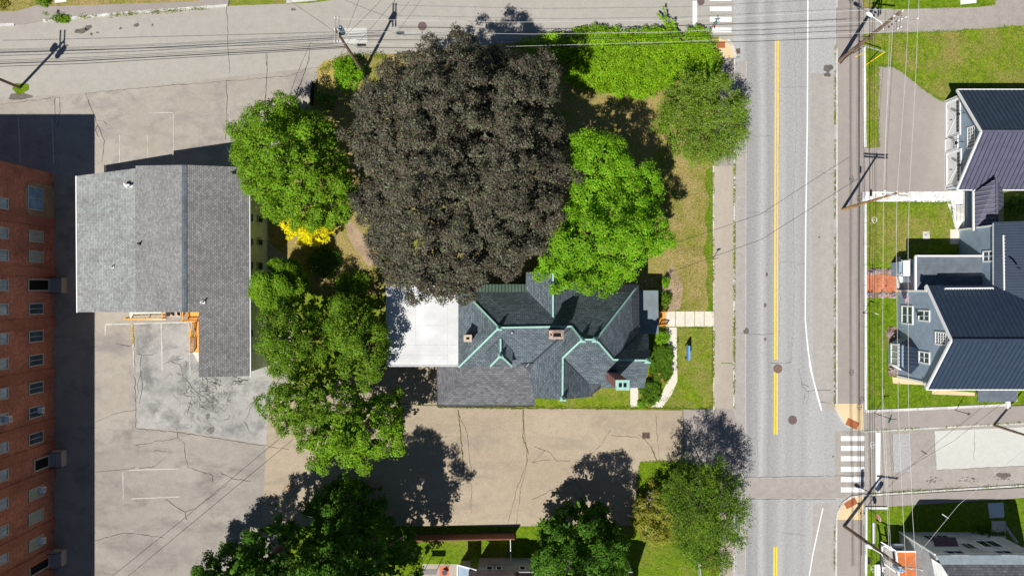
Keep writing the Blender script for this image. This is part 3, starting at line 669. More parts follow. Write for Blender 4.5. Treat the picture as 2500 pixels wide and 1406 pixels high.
mb = MB(); mb.slab(PP((316, 762, .5), (405, 758, .9), (405, 781, .9), (318, 780, .35)), .1); mb.build('deck_floor', 'conc', t)
railing(t, P(322, 777, .35), P(407, 776, .85), .9); railing(t, P(405, 758, .9), P(406, 776, .85), .9)
mb = MB(); mb.bar(P(304, 779, .18), P(345, 778, .36), .1, .3); mb.bar(P(345, 778, .36), P(405, 777, .8), .12, .3); mb.build('side_board', 'deck', t)
t = thing('wooden_staircase', 'orange wooden landing and stairs wrapping the inner corner of the roof', 'stairs', P(470, 800, 0))
MB().slab(PP((458, 745, 1.3), (500, 745, 1.3), (500, 783, 1.3), (458, 783, 1.3)), .1).build('deck_floor', 'deck', t)
railing(t, P(455, 760, 1.3), P(456, 783, 1.3), .95); railing(t, P(456, 784, 1.3), P(486, 784, 1.3), .95)
steps(t, P(480, 785, 1.3), (0, -1, 0), .85, 8, .15, .27)
railing(t, P(478, 787, 1.25), P(473, 822, .35), .95); railing(t, P(472, 823, .35), P(473, 858, .3), .95)
MB().slab(PP((474, 822, .3), (490, 822, .3), (490, 860, .3), (474, 860, .3)), .08).build('lower_landing', 'deck', t)
MB().slab(PP((470, 860, .1), (490, 860, .1), (490, 882, .04), (484, 884, .04)), .06).build('stoop', 'conc', t)
def condenser(x, y, w, lab):
    t = thing('air_conditioner', lab, 'air conditioner', P(x, y, 0), 'condensers beside the wooden stairs')
    MB().box(P(x, y, .3), w, .75, .6).build('cabinet', 'chimcap', t)
    MB().tube([P(x, y, .6), P(x, y, .64)], .27, 20).build('fan_guard', 'black', t)
condenser(424, 765, .7, 'outdoor air conditioner nearer the wooden ramp'); condenser(438, 765, .7, 'outdoor air conditioner nearer the wooden stairs')

# ---- brick factory on the left
FX = -1117*S
t = thing('brick_factory', 'long red brick mill building with pilasters and rows of windows', 'building', (FX, 0, 0))
y0 = 278*S; yS = -1500*S
mb = MB(); mb.poly([(FX-30, yS), (FX, yS), (FX, y0), (FX-30, y0)], 0, 12.3); wl = mb.build('wall', 'brick', t)
def piers(ys, w, dpt, z0, z1, mat, nm):
    for y in ys:
        yw = (703-y)*S; MB().poly([(FX-.05, yw-w/2), (FX+dpt, yw-w/2), (FX+dpt, yw+w/2), (FX-.05, yw+w/2)], z0, z1).build(nm, mat, t)
piers([545, 664, 785, 908, 1030, 1086, 1152, 1275, 1340, 1455, 1570], 1.0, .16, 0, 12.2, 'pier', 'pilaster')
mb = MB(); mb.poly([(FX-.02, yS), (FX+.1, yS), (FX+.1, y0+.1), (FX-.02, y0+.1)], 12.2, 12.6); mb.build('cornice', 'stonesill', t)
MB().poly([(FX-30.2, yS), (FX+.3, yS), (FX+.3, y0+.2), (FX-30.2, y0+.2)], 12.6, 12.75).build('roof', 'flatgrey', t)
mb = MB()      # arched stucco panel with the big corner window
pz = onX(66, 485, FX).z
arc_ = []
for i in range(13):
    a = math.pi*i/12; arc_.append(((703-487)*S*.95+math.cos(a)*-1.95, 3.7+math.sin(a)*1.35))
prof = [((703-487)*S*.95-1.95, .05)]+arc_+[((703-487)*S*.95+1.95, .05)]
top = [Vector((FX+.05, y, z)) for y, z in prof]; n = len(mb.v)
mb.quad(*(top if normal(top).x > 0 else list(reversed(top)))); mb.build('arched_panel', 'stonepanel', t)
winpx(t, 67, 457, 104, 513, FX+.06, (1, 0, 0), frame='metal', pane='glassb', fw=.08, mull=(2, 2))
for i, y in enumerate((577.5, 627, 753.7, 821, 879, 946.5, 1005, 1069, 1203, 1261, 1325)):
    f = winpx(t, 69, y-14.5, 105, y+14.5, FX, (1, 0, 0), frame='stonesill', pane='blind' if i in (0, 1, 8, 9, 10) else 'glass', fw=.13, mull=(2, 1), depth=.09)
for y in (495, 568, 622, 696, 755, 827, 889, 962, 1024, 1094, 1163, 1233, 1300, 1366, 1430):
    winpx(t, -22, y-14, 19, y+15, FX, (1, 0, 0), frame='stonesill', pane='glassb', fw=.12, mull=(2, 2), depth=.09)
for y in (495, 568, 622, 696, 755, 827, 889, 962, 1024, 1094, 1163):
    winpx(t, -82, y-14, -42, y+15, FX, (1, 0, 0), frame='stonesill', pane='glassb', fw=.12, mull=(2, 2), depth=.09)
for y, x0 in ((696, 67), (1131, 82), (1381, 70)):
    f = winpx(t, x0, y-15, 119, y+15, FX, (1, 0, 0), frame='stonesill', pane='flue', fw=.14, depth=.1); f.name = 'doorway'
for y, lab in ((697, 'highest'), (1120, 'middle'), (1363, 'lowest')):
    q = thing('concrete_stoop', 'panelled grey landing at the %s of the three brick factory doorways' % lab, 'stoop', (FX, (703-y)*S, 0), 'landings at the factory doorways')
    MB().box((FX+.75, (703-y)*S*.99, .45), 1.4, 1.75, .9).build('base', 'chimcap', q)
    mb = MB()
    for k in range(4): mb.box((FX+.25+.35*k, (703-y)*S*.99, .93), .3, 1.7, .06)
    mb.build('deck_boards', 'arm', q)
    mb = MB()
    for s_ in (-1, 1):
        yy = (703-y)*S*.99+s_*.85; mb.bar((FX+.1, yy, 1.7), (FX+1.45, yy, 1.7), .05, .05); mb.bar((FX+1.42, yy, .9), (FX+1.42, yy, 1.7), .05, .05)
    mb.build('handrail', 'black', q)
for x, y, lab in ((100, 1001, 'upper of the white window air conditioners near the ground on the brick wall'), (104, 1195, 'white window air conditioner two bays below the middle landing'), (104, 1319, 'lowest white window air conditioner on the brick wall'), (20, 1023, 'white window air conditioner in the upper window row of the factory')):
    p = onX(x, y, FX+.3); q = thing('window_air_conditioner', lab, 'air conditioner', p, 'window air conditioners on the factory')
    MB().box(p, .55, .62, .42).build('cabinet', 'white', q); MB().box(p+Vector((.285, 0, 0)), .02, .45, .3).build('grille', 'arm', q)
mb = MB()      # pale spall marks on the brick
for k in range(60):
    y = R.gauss(905, 26); x = R.uniform(28, 126); p = onX(x, y, FX+.004); s_ = R.uniform(.02, .07)
    mb.quad(p, p+Vector((0, s_, 0)), p+Vector((0, s_, s_)), p+Vector((0, 0, s_)))
mb.build('spall_marks', 'stonesill', t)

# ---- main slate roofed house
E = 6.5
t = thing('slate_roofed_house', 'large house with dark slate roofs, green copper ridges and a white flat extension', 'house', P(1340, 850, 0))
body_mb = MB()
NN = PP((1119, 697, E), (1557, 697, E), (1455, 829, 12.5), (1420, 829, 12.5), (1395, 797, 11), (1218, 800, 11))
roof = MB()
planes = [NN, PP((1119, 697, E), (1218, 800, 11), (1120, 896, E)),
  PP((1120, 896, E), (1218, 800, 11), (1395, 797, 11), (1288, 895, E)),
  PP((1395, 797, 11), (1420, 829, 12.5), (1374, 873, 10.3)),
  PP((1395, 797, 11), (1374, 873, 10.3), (1373, 975, 10.3), (1305, 972, 6.8), (1288, 895, E)),
  PP((1420, 829, 12.5), (1455, 829, 12.5), (1497, 878, 10.3), (1374, 873, 10.3)),
  PP((1374, 873, 10.3), (1497, 878, 10.3), (1586, 880, 10.3), (1573, 947, 6.6), (1447, 946, 6.6)),
  PP((1374, 873, 10.3), (1447, 944, 6.6), (1447, 968, 6.6), (1373, 975, 10.3)),
  PP((1455, 829, 12.5), (1557, 697, E), (1559, 815, E), (1497, 878, 10.3)),
  PP((1497, 878, 10.3), (1559, 815, E), (1583, 815, E), (1586, 880, 10.3))]
for p in planes: roof.slab(p, .16)
rf = roof.build('roof', 'slate', t)
mb = MB()
mb.poly([P(x, y, E)[:2] for x, y in ((1124, 702), (1550, 702), (1552, 810), (1566, 818), (1566, 938), (1447, 938), (1440, 955), (1308, 962), (1296, 892), (1124, 892))], 0, E-.12)
mb.build('wall', 'housewall', t)
mb = MB()
for g in (PP((1308, 966, 6.7), (1373, 970, 10.1), (1443, 964, 6.5)), PP((1578, 818, E), (1581, 880, 10.1), (1569, 945, 6.5))):
    dn = Vector((0, -.0, -.0)); 
    o = Vector((0, .25, 0)) if abs(g[0].y-g[2].y) < 2 else Vector((-.25, 0, 0))
    mb.quad(*g); mb.quad(*[p+o for p in reversed(g)])
    for a, b in zip(g, g[1:]+g[:1]): mb.quad(a, a+o, b+o, b)
mb.build('gable_wall', 'housewall', t)
mb = MB()
mb.slab(PP((1350, 774, 9.95), (1350, 660, 9.95), (1284, 665, 7.1), (1284, 707, 7.1)), .12); mb.slab(PP((1350, 774, 9.95), (1411, 709, 7.1), (1411, 667, 7.1), (1350, 660, 9.95)), .12)
mb.build('north_gable_roof', 'slate', t)
body(MB(), PP((1288, 666, 7.0), (1408, 666, 7.0), (1408, 712, 7.0), (1288, 712, 7.0)), (.1, .1, 0, .1)).build('north_gable_wall', 'housewall', t)
mb = MB(); g = PP((1289, 667, 6.9), (1350, 663, 9.8), (1406, 667, 6.9)); o = Vector((0, -.2, 0)); mb.quad(*g); mb.quad(*[p+o for p in reversed(g)])
for a, b in zip(g, g[1:]+g[:1]): mb.quad(a, a+o, b+o, b)
mb.build('north_gable_wall', 'housewall', t)
mb = MB()
mb.slab(PP((1222, 824, 9.95), (1222, 868, 9.95), (1197, 894, 8.5), (1192, 857, 8.5)), .1); mb.slab(PP((1222, 868, 9.95), (1222, 824, 9.95), (1253, 853, 8.5), (1250, 894, 8.5)), .1); mb.slab(PP((1222, 868, 9.95), (1250, 894, 8.5), (1197, 894, 8.5)), .1)
dm = mb.build('dormer_roof', 'slate', t)
body(MB(), PP((1197, 852, 8.4), (1250, 852, 8.4), (1249, 892, 8.4), (1198, 892, 8.4)), (.1, .1, .1, .1), .1, 6.5).build('dormer_wall', 'housewall', t)
# copper ridges
mb = MB()
for l in ([(1120, 698, E), (1218, 800, 11), (1120, 896, E)], [(1218, 800, 11), (1395, 797, 11), (1420, 829, 12.5), (1455, 829, 12.5), (1557, 697, E)], [(1420, 829, 12.5), (1374, 873, 10.3), (1373, 975, 10.3)], [(1455, 829, 12.5), (1497, 878, 10.3), (1586, 880, 10.3)],
          [(1350, 774, 9.95), (1350, 660, 9.95)], [(1222, 826, 9.95), (1222, 868, 9.95), (1197, 894, 8.5)], [(1222, 868, 9.95), (1250, 894, 8.5)]): ridge(mb, PP(*l), .18, .12)
mb.build('copper_ridge', 'copper', t)
mb = MB()
for l in ([(1395, 797, 11.02), (1288, 895, 6.52)], [(1374, 873, 10.32), (1447, 944, 6.62)], [(1497, 878, 10.32), (1559, 815, 6.52)]): ridge(mb, PP(*l), .34, .05, .02)
for l in ([(1350, 774, 9.95), (1284, 708, 7.0)], [(1350, 774, 9.95), (1411, 710, 7.0)], [(1222, 824, 9.95), (1192, 857, 8.5)], [(1222, 824, 9.95), (1253, 853, 8.5)]): ridge(mb, PP(*l), .2, .05, -.04)
mb.build('valley_flashing', 'valley', t)
for x, y, z in ((1218, 800, 11.1), (1222, 867, 10), (1422, 829, 12.6), (1453, 829, 12.6), (1374, 972, 10.4), (1581, 880, 10.4)):
    c = P(x, y, z); MB().tube([c, c+Vector((0, 0, .25)), c+Vector((0, 0, .5)), c+Vector((0, 0, .7)), c+Vector((0, 0, 1.15))], [.28, .12, .2, .08, .02], 10).build('copper_finial', 'copper', t)
    mb = MB(); mb.slab([c+Vector((-.38, -.3, -.06)), c+Vector((.38, -.3, -.06)), c+Vector((.0, .12, .06))], .05); mb.build('copper_saddle', 'copper', t)
MB().slab(PP((1172, 694, E+.1), (1286, 694, E+.1), (1286, 713, 7.4), (1160, 713, 7.4)), .08).build('copper_eave', 'copper_band', t)
MB().slab(PP((1411, 694, E+.1), (1559, 694, E+.1), (1545, 713, 7.4), (1411, 713, 7.4)), .08).build('metal_eave', 'dark_band', t)
MB().slab(PP((1543, 713, 7.45), (1560, 694, E+.1), (1561, 808, E+.1), (1543, 812, 7.45)), .08).build('metal_eave', 'dark_band', t)
MB().slab(PP((1435, 938, 7.1), (1467, 938, 7.1), (1467, 948, 6.68), (1435, 970, 6.68)), .06).build('metal_eave', 'dark_band', t)
MB().slab(PP((1270, 888, 7.1), (1306, 886, 7.2), (1297, 912, 6.7), (1284, 897, 6.6)), .06).build('metal_eave', 'dark_band', t)
# white flat roof wing
body(MB(), PP((943, 697, 5.6), (1119, 697, 5.6), (1119, 894, 5.6), (943, 894, 5.6)), (.1, 0, .1, .1)).build('extension_wall', 'housewall', t)
mb = MB(); mb.slab(PP((943, 697, 5.6), (1119, 697, 5.6), (1119, 894, 5.6), (943, 894, 5.6)), .18); fr = mb.build('flat_roof', 'rubberroof', t)
mb = MB()
for a, b in (((943.5, 697.5), (1118, 697.5)), ((943.5, 697.5), (943.5, 893.5)), ((943.5, 893.5), (1118, 893.5))): mb.bar(P(*a, 5.63), P(*b, 5.63), .12, .09)
for a, b in (((949, 700), (949, 890)), ((1092, 740), (1092, 890)), ((945, 843), (1116, 843)), ((945, 868), (1094, 868)), ((1014, 745), (1014, 843)), ((1014, 795), (1090, 795))): mb.bar(P(*a, 5.605), P(*b, 5.605), .05, .02)
mb.build('membrane_seam', 'memseam', t)
# lower roof and porches
mb = MB(); mb.slab(PP((1068, 885, 3.6), (1068, 990, 3.4), (1165, 885, 5.3)), .12); mb.slab(PP((1068, 990, 3.4), (1306, 990, 3.4), (1306, 940, 4.3), (1300, 885, 5.3), (1165, 885, 5.3)), .12); mb.build('lower_roof', 'slate2', t)
mb = MB(); mb.bar(P(1068, 896, 3.42), P(1068, 991, 3.42), .12, .14); mb.bar(P(1068, 991, 3.42), P(1306, 991, 3.42), .12, .14); mb.build('gutter', 'valley', t)
for x, y in ((1080, 905), (1080, 975), (1150, 978), (1220, 978), (1288, 978)): MB().bar(P(x, y, 0), P(x, y, 3.4), .25, .25).build('porch_post', 'housewall', t)
MB().slab(PP((1560, 709, 3.75), (1607, 709, 3.7), (1608, 815, 3.7), (1560, 815, 3.75)), .2).build('porch_roof', 'flatgrey', t)
for y in (714, 762, 808): MB().bar(P(1602, y, 0), P(1602, y, 3.55), .2, .2).build('porch_post', 'white', t)
MB().poly([P(x, y, .6)[:2] for x, y in rect(1555, 712, 1603, 812)], 0, .65).build('porch_floor', 'deck', t)
mb = MB()
for s_ in ((1552, 806, 6.5, 1563, 793, 3.9), (1546, 812, 6.5, 1558, 800, 3.9)): pass
for a, b in (((1436, 936, 6.75), (1458, 949, 6.6)), ((1283, 897, 6.65), (1292, 886, 7.2)), ((1286, 701, 7.1), (1293, 712, 7.2)), ((1548, 808, 6.7), (1562, 795, 6.55)), ((1541, 806, 6.7), (1556, 793, 6.55))): mb.bar(P(*a)+Vector((0, 0, .15)), P(*b)+Vector((0, 0, .15)), .05, .05)
mb.build('snow_guard', 'metal', t)
for k, (x, y) in enumerate(((1250, 813), )): MB().tube([P(x, y, 10), P(x, y, 10.9)], .1, 10).build('vent_pipe', 'metal', t)
def chimney(x, y, w, d_, z0, z1, capm, shaft, flues, nm='chimney'):
    c = P(x, y, z1); ch = MB().poly([(c.x+i*w/2*.86, c.y+j*d_/2*.86) for i, j in ((-1, -1), (1, -1), (1, 1), (-1, 1))], z0, z1-.3).build(nm, shaft, t)
    MB().poly([(c.x+i*w/2, c.y+j*d_/2) for i, j in ((-1, -1), (1, -1), (1, 1), (-1, 1))], z1-.3, z1).build('cap', capm, ch)
    for fx, fy, fw, fd in flues: MB().box((c.x+fx, c.y+fy, z1+.03), fw, fd, .07).build('flue', 'flue', ch)
    return ch, c
ch, c = chimney(1142, 826, .84, .72, 6.8, 10.2, 'chimcap', 'chimbrick', [(0, 0, .32, .22)])
mb = MB(); mb.poly([(c.x-.3, c.y-.24), (c.x+.3, c.y-.24), (c.x+.3, c.y+.24), (c.x-.3, c.y+.24)], 10.195, 10.21); mb.build('cap', 'chimcap', ch)
ch, c = chimney(1358, 817, 1.42, .86, 8, 13.8, 'chimcapb', 'chimbrick', [(.1, 0, .7, .36), (-.5, 0, .14, .14)])
mb = MB()
for a in ((.1, .24, .86, .09), (.1, -.24, .86, .09), (-.35, 0, .09, .5), (.55, 0, .09, .5)): mb.box((c.x+a[0], c.y+a[1], 13.86), a[2], a[3], .13)
mb.build('cap', 'chimcapb', ch)
ch, c = chimney(1520, 940, 1.32, .98, 6.5, 15.4, 'copper', 'chimbrick', [(-.22, 0, .28, .38), (.22, 0, .28, .38)])
# wooden front steps
t2 = thing('wooden_front_steps', 'orange wooden front steps with slatted railing at the concrete path', 'steps', P(1617, 778, 0))
steps(t2, P(1608, 778, .75), (1, 0, 0), 1.35, 4, .16, .25); railing(t2, P(1609, 793, .7), P(1627, 792, .15), .8, 6); railing(t2, P(1609, 761, .7), P(1626, 761, .15), .8, 6)

# ---- blue house with garage (top right)
def metal_roof(par, poly, pitch, seam='seam', mat='metalroof', nm='roof', off=None, t_=.12):
    r = MB().slab(poly, t_).build(nm, mat, par); mb = MB(); seams(mb, poly, pitch, .055, .05, off); mb.build('standing_seam', seam, r); return r
t = thing('blue_garage_house', 'slate blue garage building with metal roof and two white garage doors', 'garage', U(1180, 348, 0))
X0 = 1047; YR = 348; HW = 117
N_ = [U(X0, YR+HW, 3.0), U(X0, YR, 7.0), U(X0+300, YR, 7.0), U(X0+300, YR+HW, 3.0)]
S_ = [U(X0, YR-HW, 3.0), U(X0+300, YR-HW, 3.0), U(X0+300, YR, 7.0), U(X0, YR, 7.0)]
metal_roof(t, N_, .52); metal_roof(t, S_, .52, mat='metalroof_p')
mb = MB(); ridge(mb, [U(X0, YR, 7.02), U(X0+300, YR, 7.02)], .3, .08); mb.build('ridge_cap', 'metalroof_p', t)
mb = MB()
for a, b in ((N_[0], N_[1]), (S_[0], S_[3])): mb.bar(a+Vector((-.07, 0, -.03)), b+Vector((-.07, 0, -.03)), .14, .24)
mb.bar(S_[0]+Vector((0, -.06, -.06)), S_[1]+Vector((0, -.06, -.06)), .1, .14); mb.bar(N_[0]+Vector((0, .06, -.06)), N_[3]+Vector((0, .06, -.06)), .1, .14); mb.build('rake_board', 'white', t)
GX = 1056*S; yb0, yb1 = (YR-108)*S, (YR+106)*S
mb = MB(); g = [Vector((GX, yb0, 0)), Vector((GX, yb0, 3.0)), Vector((GX, YR*S, 6.75)), Vector((GX, yb1, 3.05)), Vector((GX, yb1, 0))]
o = Vector((13, 0, 0)); mb.quad(*g[::-1]); mb.quad(*[p+o for p in g])
for a, b in zip(g, g[1:]+g[:1]): mb.quad(a, b, b+o, a+o)
mb.build('wall', 'bluewall', t)
mb = MB()
for y in (yb0, yb1): mb.box((GX-.02, y, 1.5), .14, .14, 3.0)
mb.bar((GX-.03, yb0, .12), (GX-.03, yb1, .12), .06, .24); mb.build('corner_board', 'white', t)
def gdoor(x0, y0, x1, y1):
    f = winpx(t, x0, y0, x1, y1, GX-.01, (-1, 0, 0), frame='white', pane='white', fw=.16, depth=.1)
    a = onX(x0, y0, GX); b = onX(x1, y1, GX); zc = (a.z+b.z)/2; ff = (H-zc)/H*S; ya, yb = (703-y1)*ff, (703-y0)*ff; zh = max(a.z, b.z); f.name = 'garage_door'
    mb = MB()
    n = 8
    for i in range(n): yy = ya+.35+(yb-ya-.7)*(i+.5)/n; mb.box((GX-.06, yy, zh-.5), .03, (yb-ya-.7)/n*.86, .34)
    mb.build('door_window', 'darkglass', f)
    mb = MB()
    for s_ in (0, 1):
        q0 = ya+.2+s_*(yb-ya-.4)/2; q1 = q0+(yb-ya-.4)/2
        mb.bar((GX-.05, q0, .3) if s_ == 0 else (GX-.05, q1, .3), (GX-.05, (ya+yb)/2, zh-.85), .03, .1)
    mb.build('door_brace', 'concw', f)
    MB().bar((GX-.08, (ya+yb)/2-.12, 1.1), (GX-.08, (ya+yb)/2-.12, 1.5), .05, .05).build('handle', 'black', f)
    return (ya+yb)/2
ys = [gdoor(2310, 243, 2346, 335), gdoor(2311, 368, 2348, 453)]
f = winpx(t, 2308, 335, 2340, 369, GX-.01, (-1, 0, 0), frame='white', pane='white', fw=.12, depth=.1); f.name = 'entry_door'
winpx(t, 2326, 344, 2338, 362, GX-.08, (-1, 0, 0), frame='white', pane='darkglass', fw=.05, mull=(3, 3), depth=.05)
winpx(t, 2362, 309, 2382, 363, GX-.01, (-1, 0, 0), frame='white', pane='glass', fw=.14, mull=(6, 3), depth=.08)
for yy, z in ((ys[0], 3.75), ((703-345)*S*.95, 3.4), (ys[1], 3.9)):
    q = MB().tube([(GX, yy, z), (GX-.35, yy, z+.25), (GX-.6, yy, z+.1), (GX-.65, yy, z-.1)], .03, 6).build('wall_lamp', 'black', t)
    MB().tube([(GX-.65, yy, z-.05), (GX-.65, yy, z-.3)], [.06, .2], 14).build('lamp_shade', 'black', q)
# breezeway and its little roof
t = thing('blue_breezeway', 'narrow blue breezeway with a small ribbed gable roof between garage and house', 'breezeway', U(1110, 180, 0))
metal_roof(t, [U(1085, 133, 3.2), U(1118, 133, 4.4), U(1110, 251, 4.9), U(1085, 225, 3.2)], .5, 'seamw', 'metalroof_p')
metal_roof(t, [U(1118, 133, 4.4), U(1154, 133, 3.1), U(1154, 225, 3.1), U(1110, 251, 4.9)], .5, 'seam', 'metalroof_p')
MB().poly([(1113*S, 131*S), (1150*S, 131*S), (1150*S, 240*S), (1113*S, 240*S)], 0, 3.05).build('wall', 'bluewall', t)
mb = MB(); ridge(mb, [U(1118, 133, 4.4), U(1110, 251, 4.9)], .25, .08); mb.build('ridge_cap', 'metalroof_p', t)
MB().slab([U(1099, 140, .35), U(1114, 140, .35), U(1114, 234, .35), U(1099, 234, .35)], .3).build('porch_floor', 'concw', t)
mb = MB(); mb.bar(U(1082, 134, 3.15), U(1082, 228, 3.15), .14, .22); mb.build('eave_board', 'white', t)
for y in (140, ): MB().bar(U(1096, y, .1), U(1094, y, 3.1), .16, .16).build('porch_post', 'white', t)
for k in range(2):
    q = MB().box(U(1086+k*8, 183, .2+.08*k), .37, 1.8, .16, 0)
    q.build('stone_step', 'stone', t)
# ---- blue house with cross wing
t = thing('blue_farmhouse', 'slate blue clapboard house with dark metal gable roof and bay window', 'house', U(1050, -110, 0))
XH = 935; YH = -111; HH = 117
Sn = [U(XH, YH+HH, 6.2), U(XH, YH, 10.4), U(XH+420, YH, 10.4), U(XH+420, YH+HH, 6.2)]
Ss = [U(XH, YH-HH, 6.2), U(XH+420, YH-HH, 6.2), U(XH+420, YH, 10.4), U(XH, YH, 10.4)]
metal_roof(t, Sn, .5); metal_roof(t, Ss, .5, 'seam')
Wn = [U(1085, 148, 6.2), U(1085, -30, 6.2), U(1218, -78, 9.2), U(1218, 148, 9.2)]
mb = MB(); ridge(mb, [U(XH, YH, 10.42), U(XH+420, YH, 10.42)], .3, .08); mb.build('ridge_cap', 'metalroof', t)
HX = 940*S; a0, a1 = (YH-104)*S, (YH+104)*S
mb = MB(); g = [Vector((HX, a0, 0)), Vector((HX, a0, 6.3)), Vector((HX, YH*S, 10.1)), Vector((HX, a1, 6.3)), Vector((HX, a1, 0))]; o = Vector((20, 0, 0))
mb.quad(*g[::-1]); mb.quad(*[p+o for p in g])
for a, b in zip(g, g[1:]+g[:1]): mb.quad(a, b, b+o, a+o)
mb.build('wall', 'bluewall', t)
mb = MB()
for a, b in ((Sn[0], Sn[1]), (Ss[0], Ss[3])): mb.bar(a+Vector((-.08, 0, -.04)), b+Vector((-.08, 0, -.04)), .16, .26)
for y in (a0, a1): mb.box((HX-.02, y, 3.1), .2, .2, 6.2)
for y, s_ in ((a0, -1), (a1, 1)): mb.box((HX-.1, y+s_*.25, 6.05), .5, .55, .35)
mb.bar(Ss[0]+Vector((0, -.05, -.08)), Ss[1]+Vector((0, -.05, -.08)), .12, .14); mb.build('trim_board', 'white', t)
for a, m_, pn in (((2202, 746, 2230, 792), (2, 2), 'glass'), ((2243, 757, 2271, 785), (2, 2), 'glass'), ((2244, 858, 2271, 888), (2, 2), 'glass')):
    winpx(t, *a, HX-.01, (-1, 0, 0), frame='white', pane=pn, fw=.15, mull=m_, depth=.1)
winpx(t, 2284, 810, 2312, 843, HX-.01, (-1, 0, 0), frame='white', pane='glass', fw=.14, mull=(4, 4), depth=.1)
mb = MB(); p = onX(2313, 827, HX); 
for k in range(9):
    a = math.pi*k/8; b = math.pi*(k+1)/8; mb.bar((HX-.06, p.y-.66*math.cos(a), p.z-.12+.32*math.sin(a)), (HX-.06, p.y-.66*math.cos(b), p.z-.12+.32*math.sin(b)), .1, .14)
    if k == 7: break
mb.build('window_arch', 'white', t)
q = MB().box(onX(2244, 767, HX-.15), .3, .3, .35).build('wall_lamp', 'black', t)
# west cross wing
metal_roof(t, Wn, .3)
mb = MB(); mb.poly([(1090*S, -5*S), (1215*S, -5*S), (1215*S, 140*S), (1090*S, 140*S)], 0, 6.1); mb.build('wing_wall', 'bluewall', t)
mb = MB(); mb.bar(U(1086, 146, 6.1), U(1086, -10, 6.1), .12, .16); mb.bar((1088*S, 141*S, .2), (1088*S, 141*S, 6.1), .16, .16)
mb.build('wing_trim', 'white', t)
winpx(t, 2400, 612, 2430, 640, 1090*S-.01, (-1, 0, 0), frame='white', pane='glass', fw=.15, mull=(2, 2), depth=.1)
mb = MB(); mb.bar(U(1098, 118, 6.75), U(1100, -5, 6.75), .1, .14)
for k in range(16): p = U(1099, 116-7.6*k, 6.7); mb.bar(p, p+Vector((.14, 0, 0)), .05, .2)
mb.build('snow_guard', 'white', t)
mb = MB(); a = P(2307, 704, 7.0); b = P(2424, 703, 7.0); mb.bar(a, b, .1, .16)
for k in range(19): p = a.lerp(b, k/18); mb.bar(p, p+Vector((0, -.14, 0)), .05, .2)
mb.build('snow_guard', 'white', t)
MB().tube([P(2490, 655, 8), P(2490, 655, 8.9), P(2484, 652, 9.1)], .09, 8).build('vent_pipe', 'black', t)
# flat porch roof
MB().slab(PP((2235, 625, 4.0), (2396, 625, 4.0), (2400, 708, 4.0), (2235, 708, 4.0)), .2).build('flat_roof', 'flatdark', t)
mb = MB(); mb.bar(P(2234, 625, 4.05), P(2396, 625, 4.05), .18, .22); mb.bar(P(2235, 625, 4.05), P(2235, 708, 4.05), .18, .22); mb.build('porch_trim', 'white', t)
MB().poly([P(x, y, 3.5)[:2] for x, y in rect(2243, 632, 2396, 712)], 0, 3.75).build('porch_wall', 'bluewall', t)
MB().poly([P(x, y, 2.2)[:2] for x, y in rect(2199, 640, 2222, 674)], .1, 1.9).build('vestibule', 'bluewall', t)
mb = MB(); c = P(2213, 655, 2.3); mb.box(c, .75, 1.75, .14); mb.box(c+Vector((-.52, .7, -.55)), .1, .1, 1.1); mb.box(c+Vector((-.55, -.7, -.55)), .1, .1, 1.1); mb.bar(P(2199, 636, 1.8), P(2236, 633, 2.2), .1, .25); mb.bar(P(2198, 674, 1.0), P(2198, 638, 1.0), .1, 1.6); mb.build('portico', 'white', t)
MB().slab(PP((2190, 674, .35), (2232, 674, .5), (2232, 710, .5), (2190, 710, .3)), .3).build('landing', 'stone', t)
mb = MB()
for p_ in ((2193, 675), (2193, 709), (2200, 675), (2200, 709)): mb.bar(P(*p_, .3), P(*p_, 1.2), .04, .04)
mb.bar(P(2193, 675, 1.2), P(2200, 709, 1.2), .04, .04); mb.bar(P(2200, 675, 1.25), P(2228, 675, 1.5), .04, .04); mb.bar(P(2200, 709, 1.25), P(2228, 709, 1.5), .04, .04); mb.build('handrail', 'black', t)
# bay window
BX = 917*S; yb = (703-863)*S
bay = MB().poly([(BX, yb-1.2), (BX, yb+1.2), (HX, yb+1.75), (HX, yb-1.75)], 0, 3.0).build('bay_window', 'bluewall', t)
mb = MB(); mb.poly([(BX-.1, yb-1.25), (BX-.1, yb+1.25), (HX-.05, yb+1.85), (HX-.05, yb-1.85)], 2.2, 2.45); mb.poly([(BX-.1, yb-1.25), (BX-.1, yb+1.25), (HX-.05, yb+1.85), (HX-.05, yb-1.85)], .75, .9)
for s_ in (-1, 1): mb.box((BX-.03, yb+s_*1.18, 1.5), .16, .16, 1.5)
for k in (-.4, .4): mb.box((BX-.03, yb+k, 1.5), .1, .09, 1.4)
mb.build('bay_trim', 'white', bay)
MB().box((BX-.004, yb, 1.55), .04, 2.1, 1.2).build('bay_pane', 'blind', bay)
zt = 4.3; R1 = [Vector((BX-.15, yb-1.35, 2.6)), Vector((BX-.15, yb+1.35, 2.6)), Vector((HX, yb+2.05, 2.75)), Vector((HX, yb-2.05, 2.75)), Vector((HX, yb+.9, zt)), Vector((HX, yb-.9, zt))]
mb = MB(); mb.slab([R1[0], R1[1], R1[4], R1[5]], .08); mb.slab([R1[1], R1[2], R1[4]], .08); mb.slab([R1[0], R1[5], R1[3]], .08); br = mb.build('bay_roof', 'metalroof', bay)
mb = MB(); seams(mb, [R1[0], R1[1], R1[4], R1[5]], .4, .05, .05); seams(mb, [R1[1], R1[2], R1[4]], .3, .05, .05); seams(mb, [R1[0], R1[5], R1[3]], .3, .05, .05); mb.build('bay_seam', 'seam', bay)
MB().bar((BX-.12, yb-1.36, 2.55), (BX-.12, yb+1.36, 2.55), .1, .2).build('bay_fascia', 'white', bay)
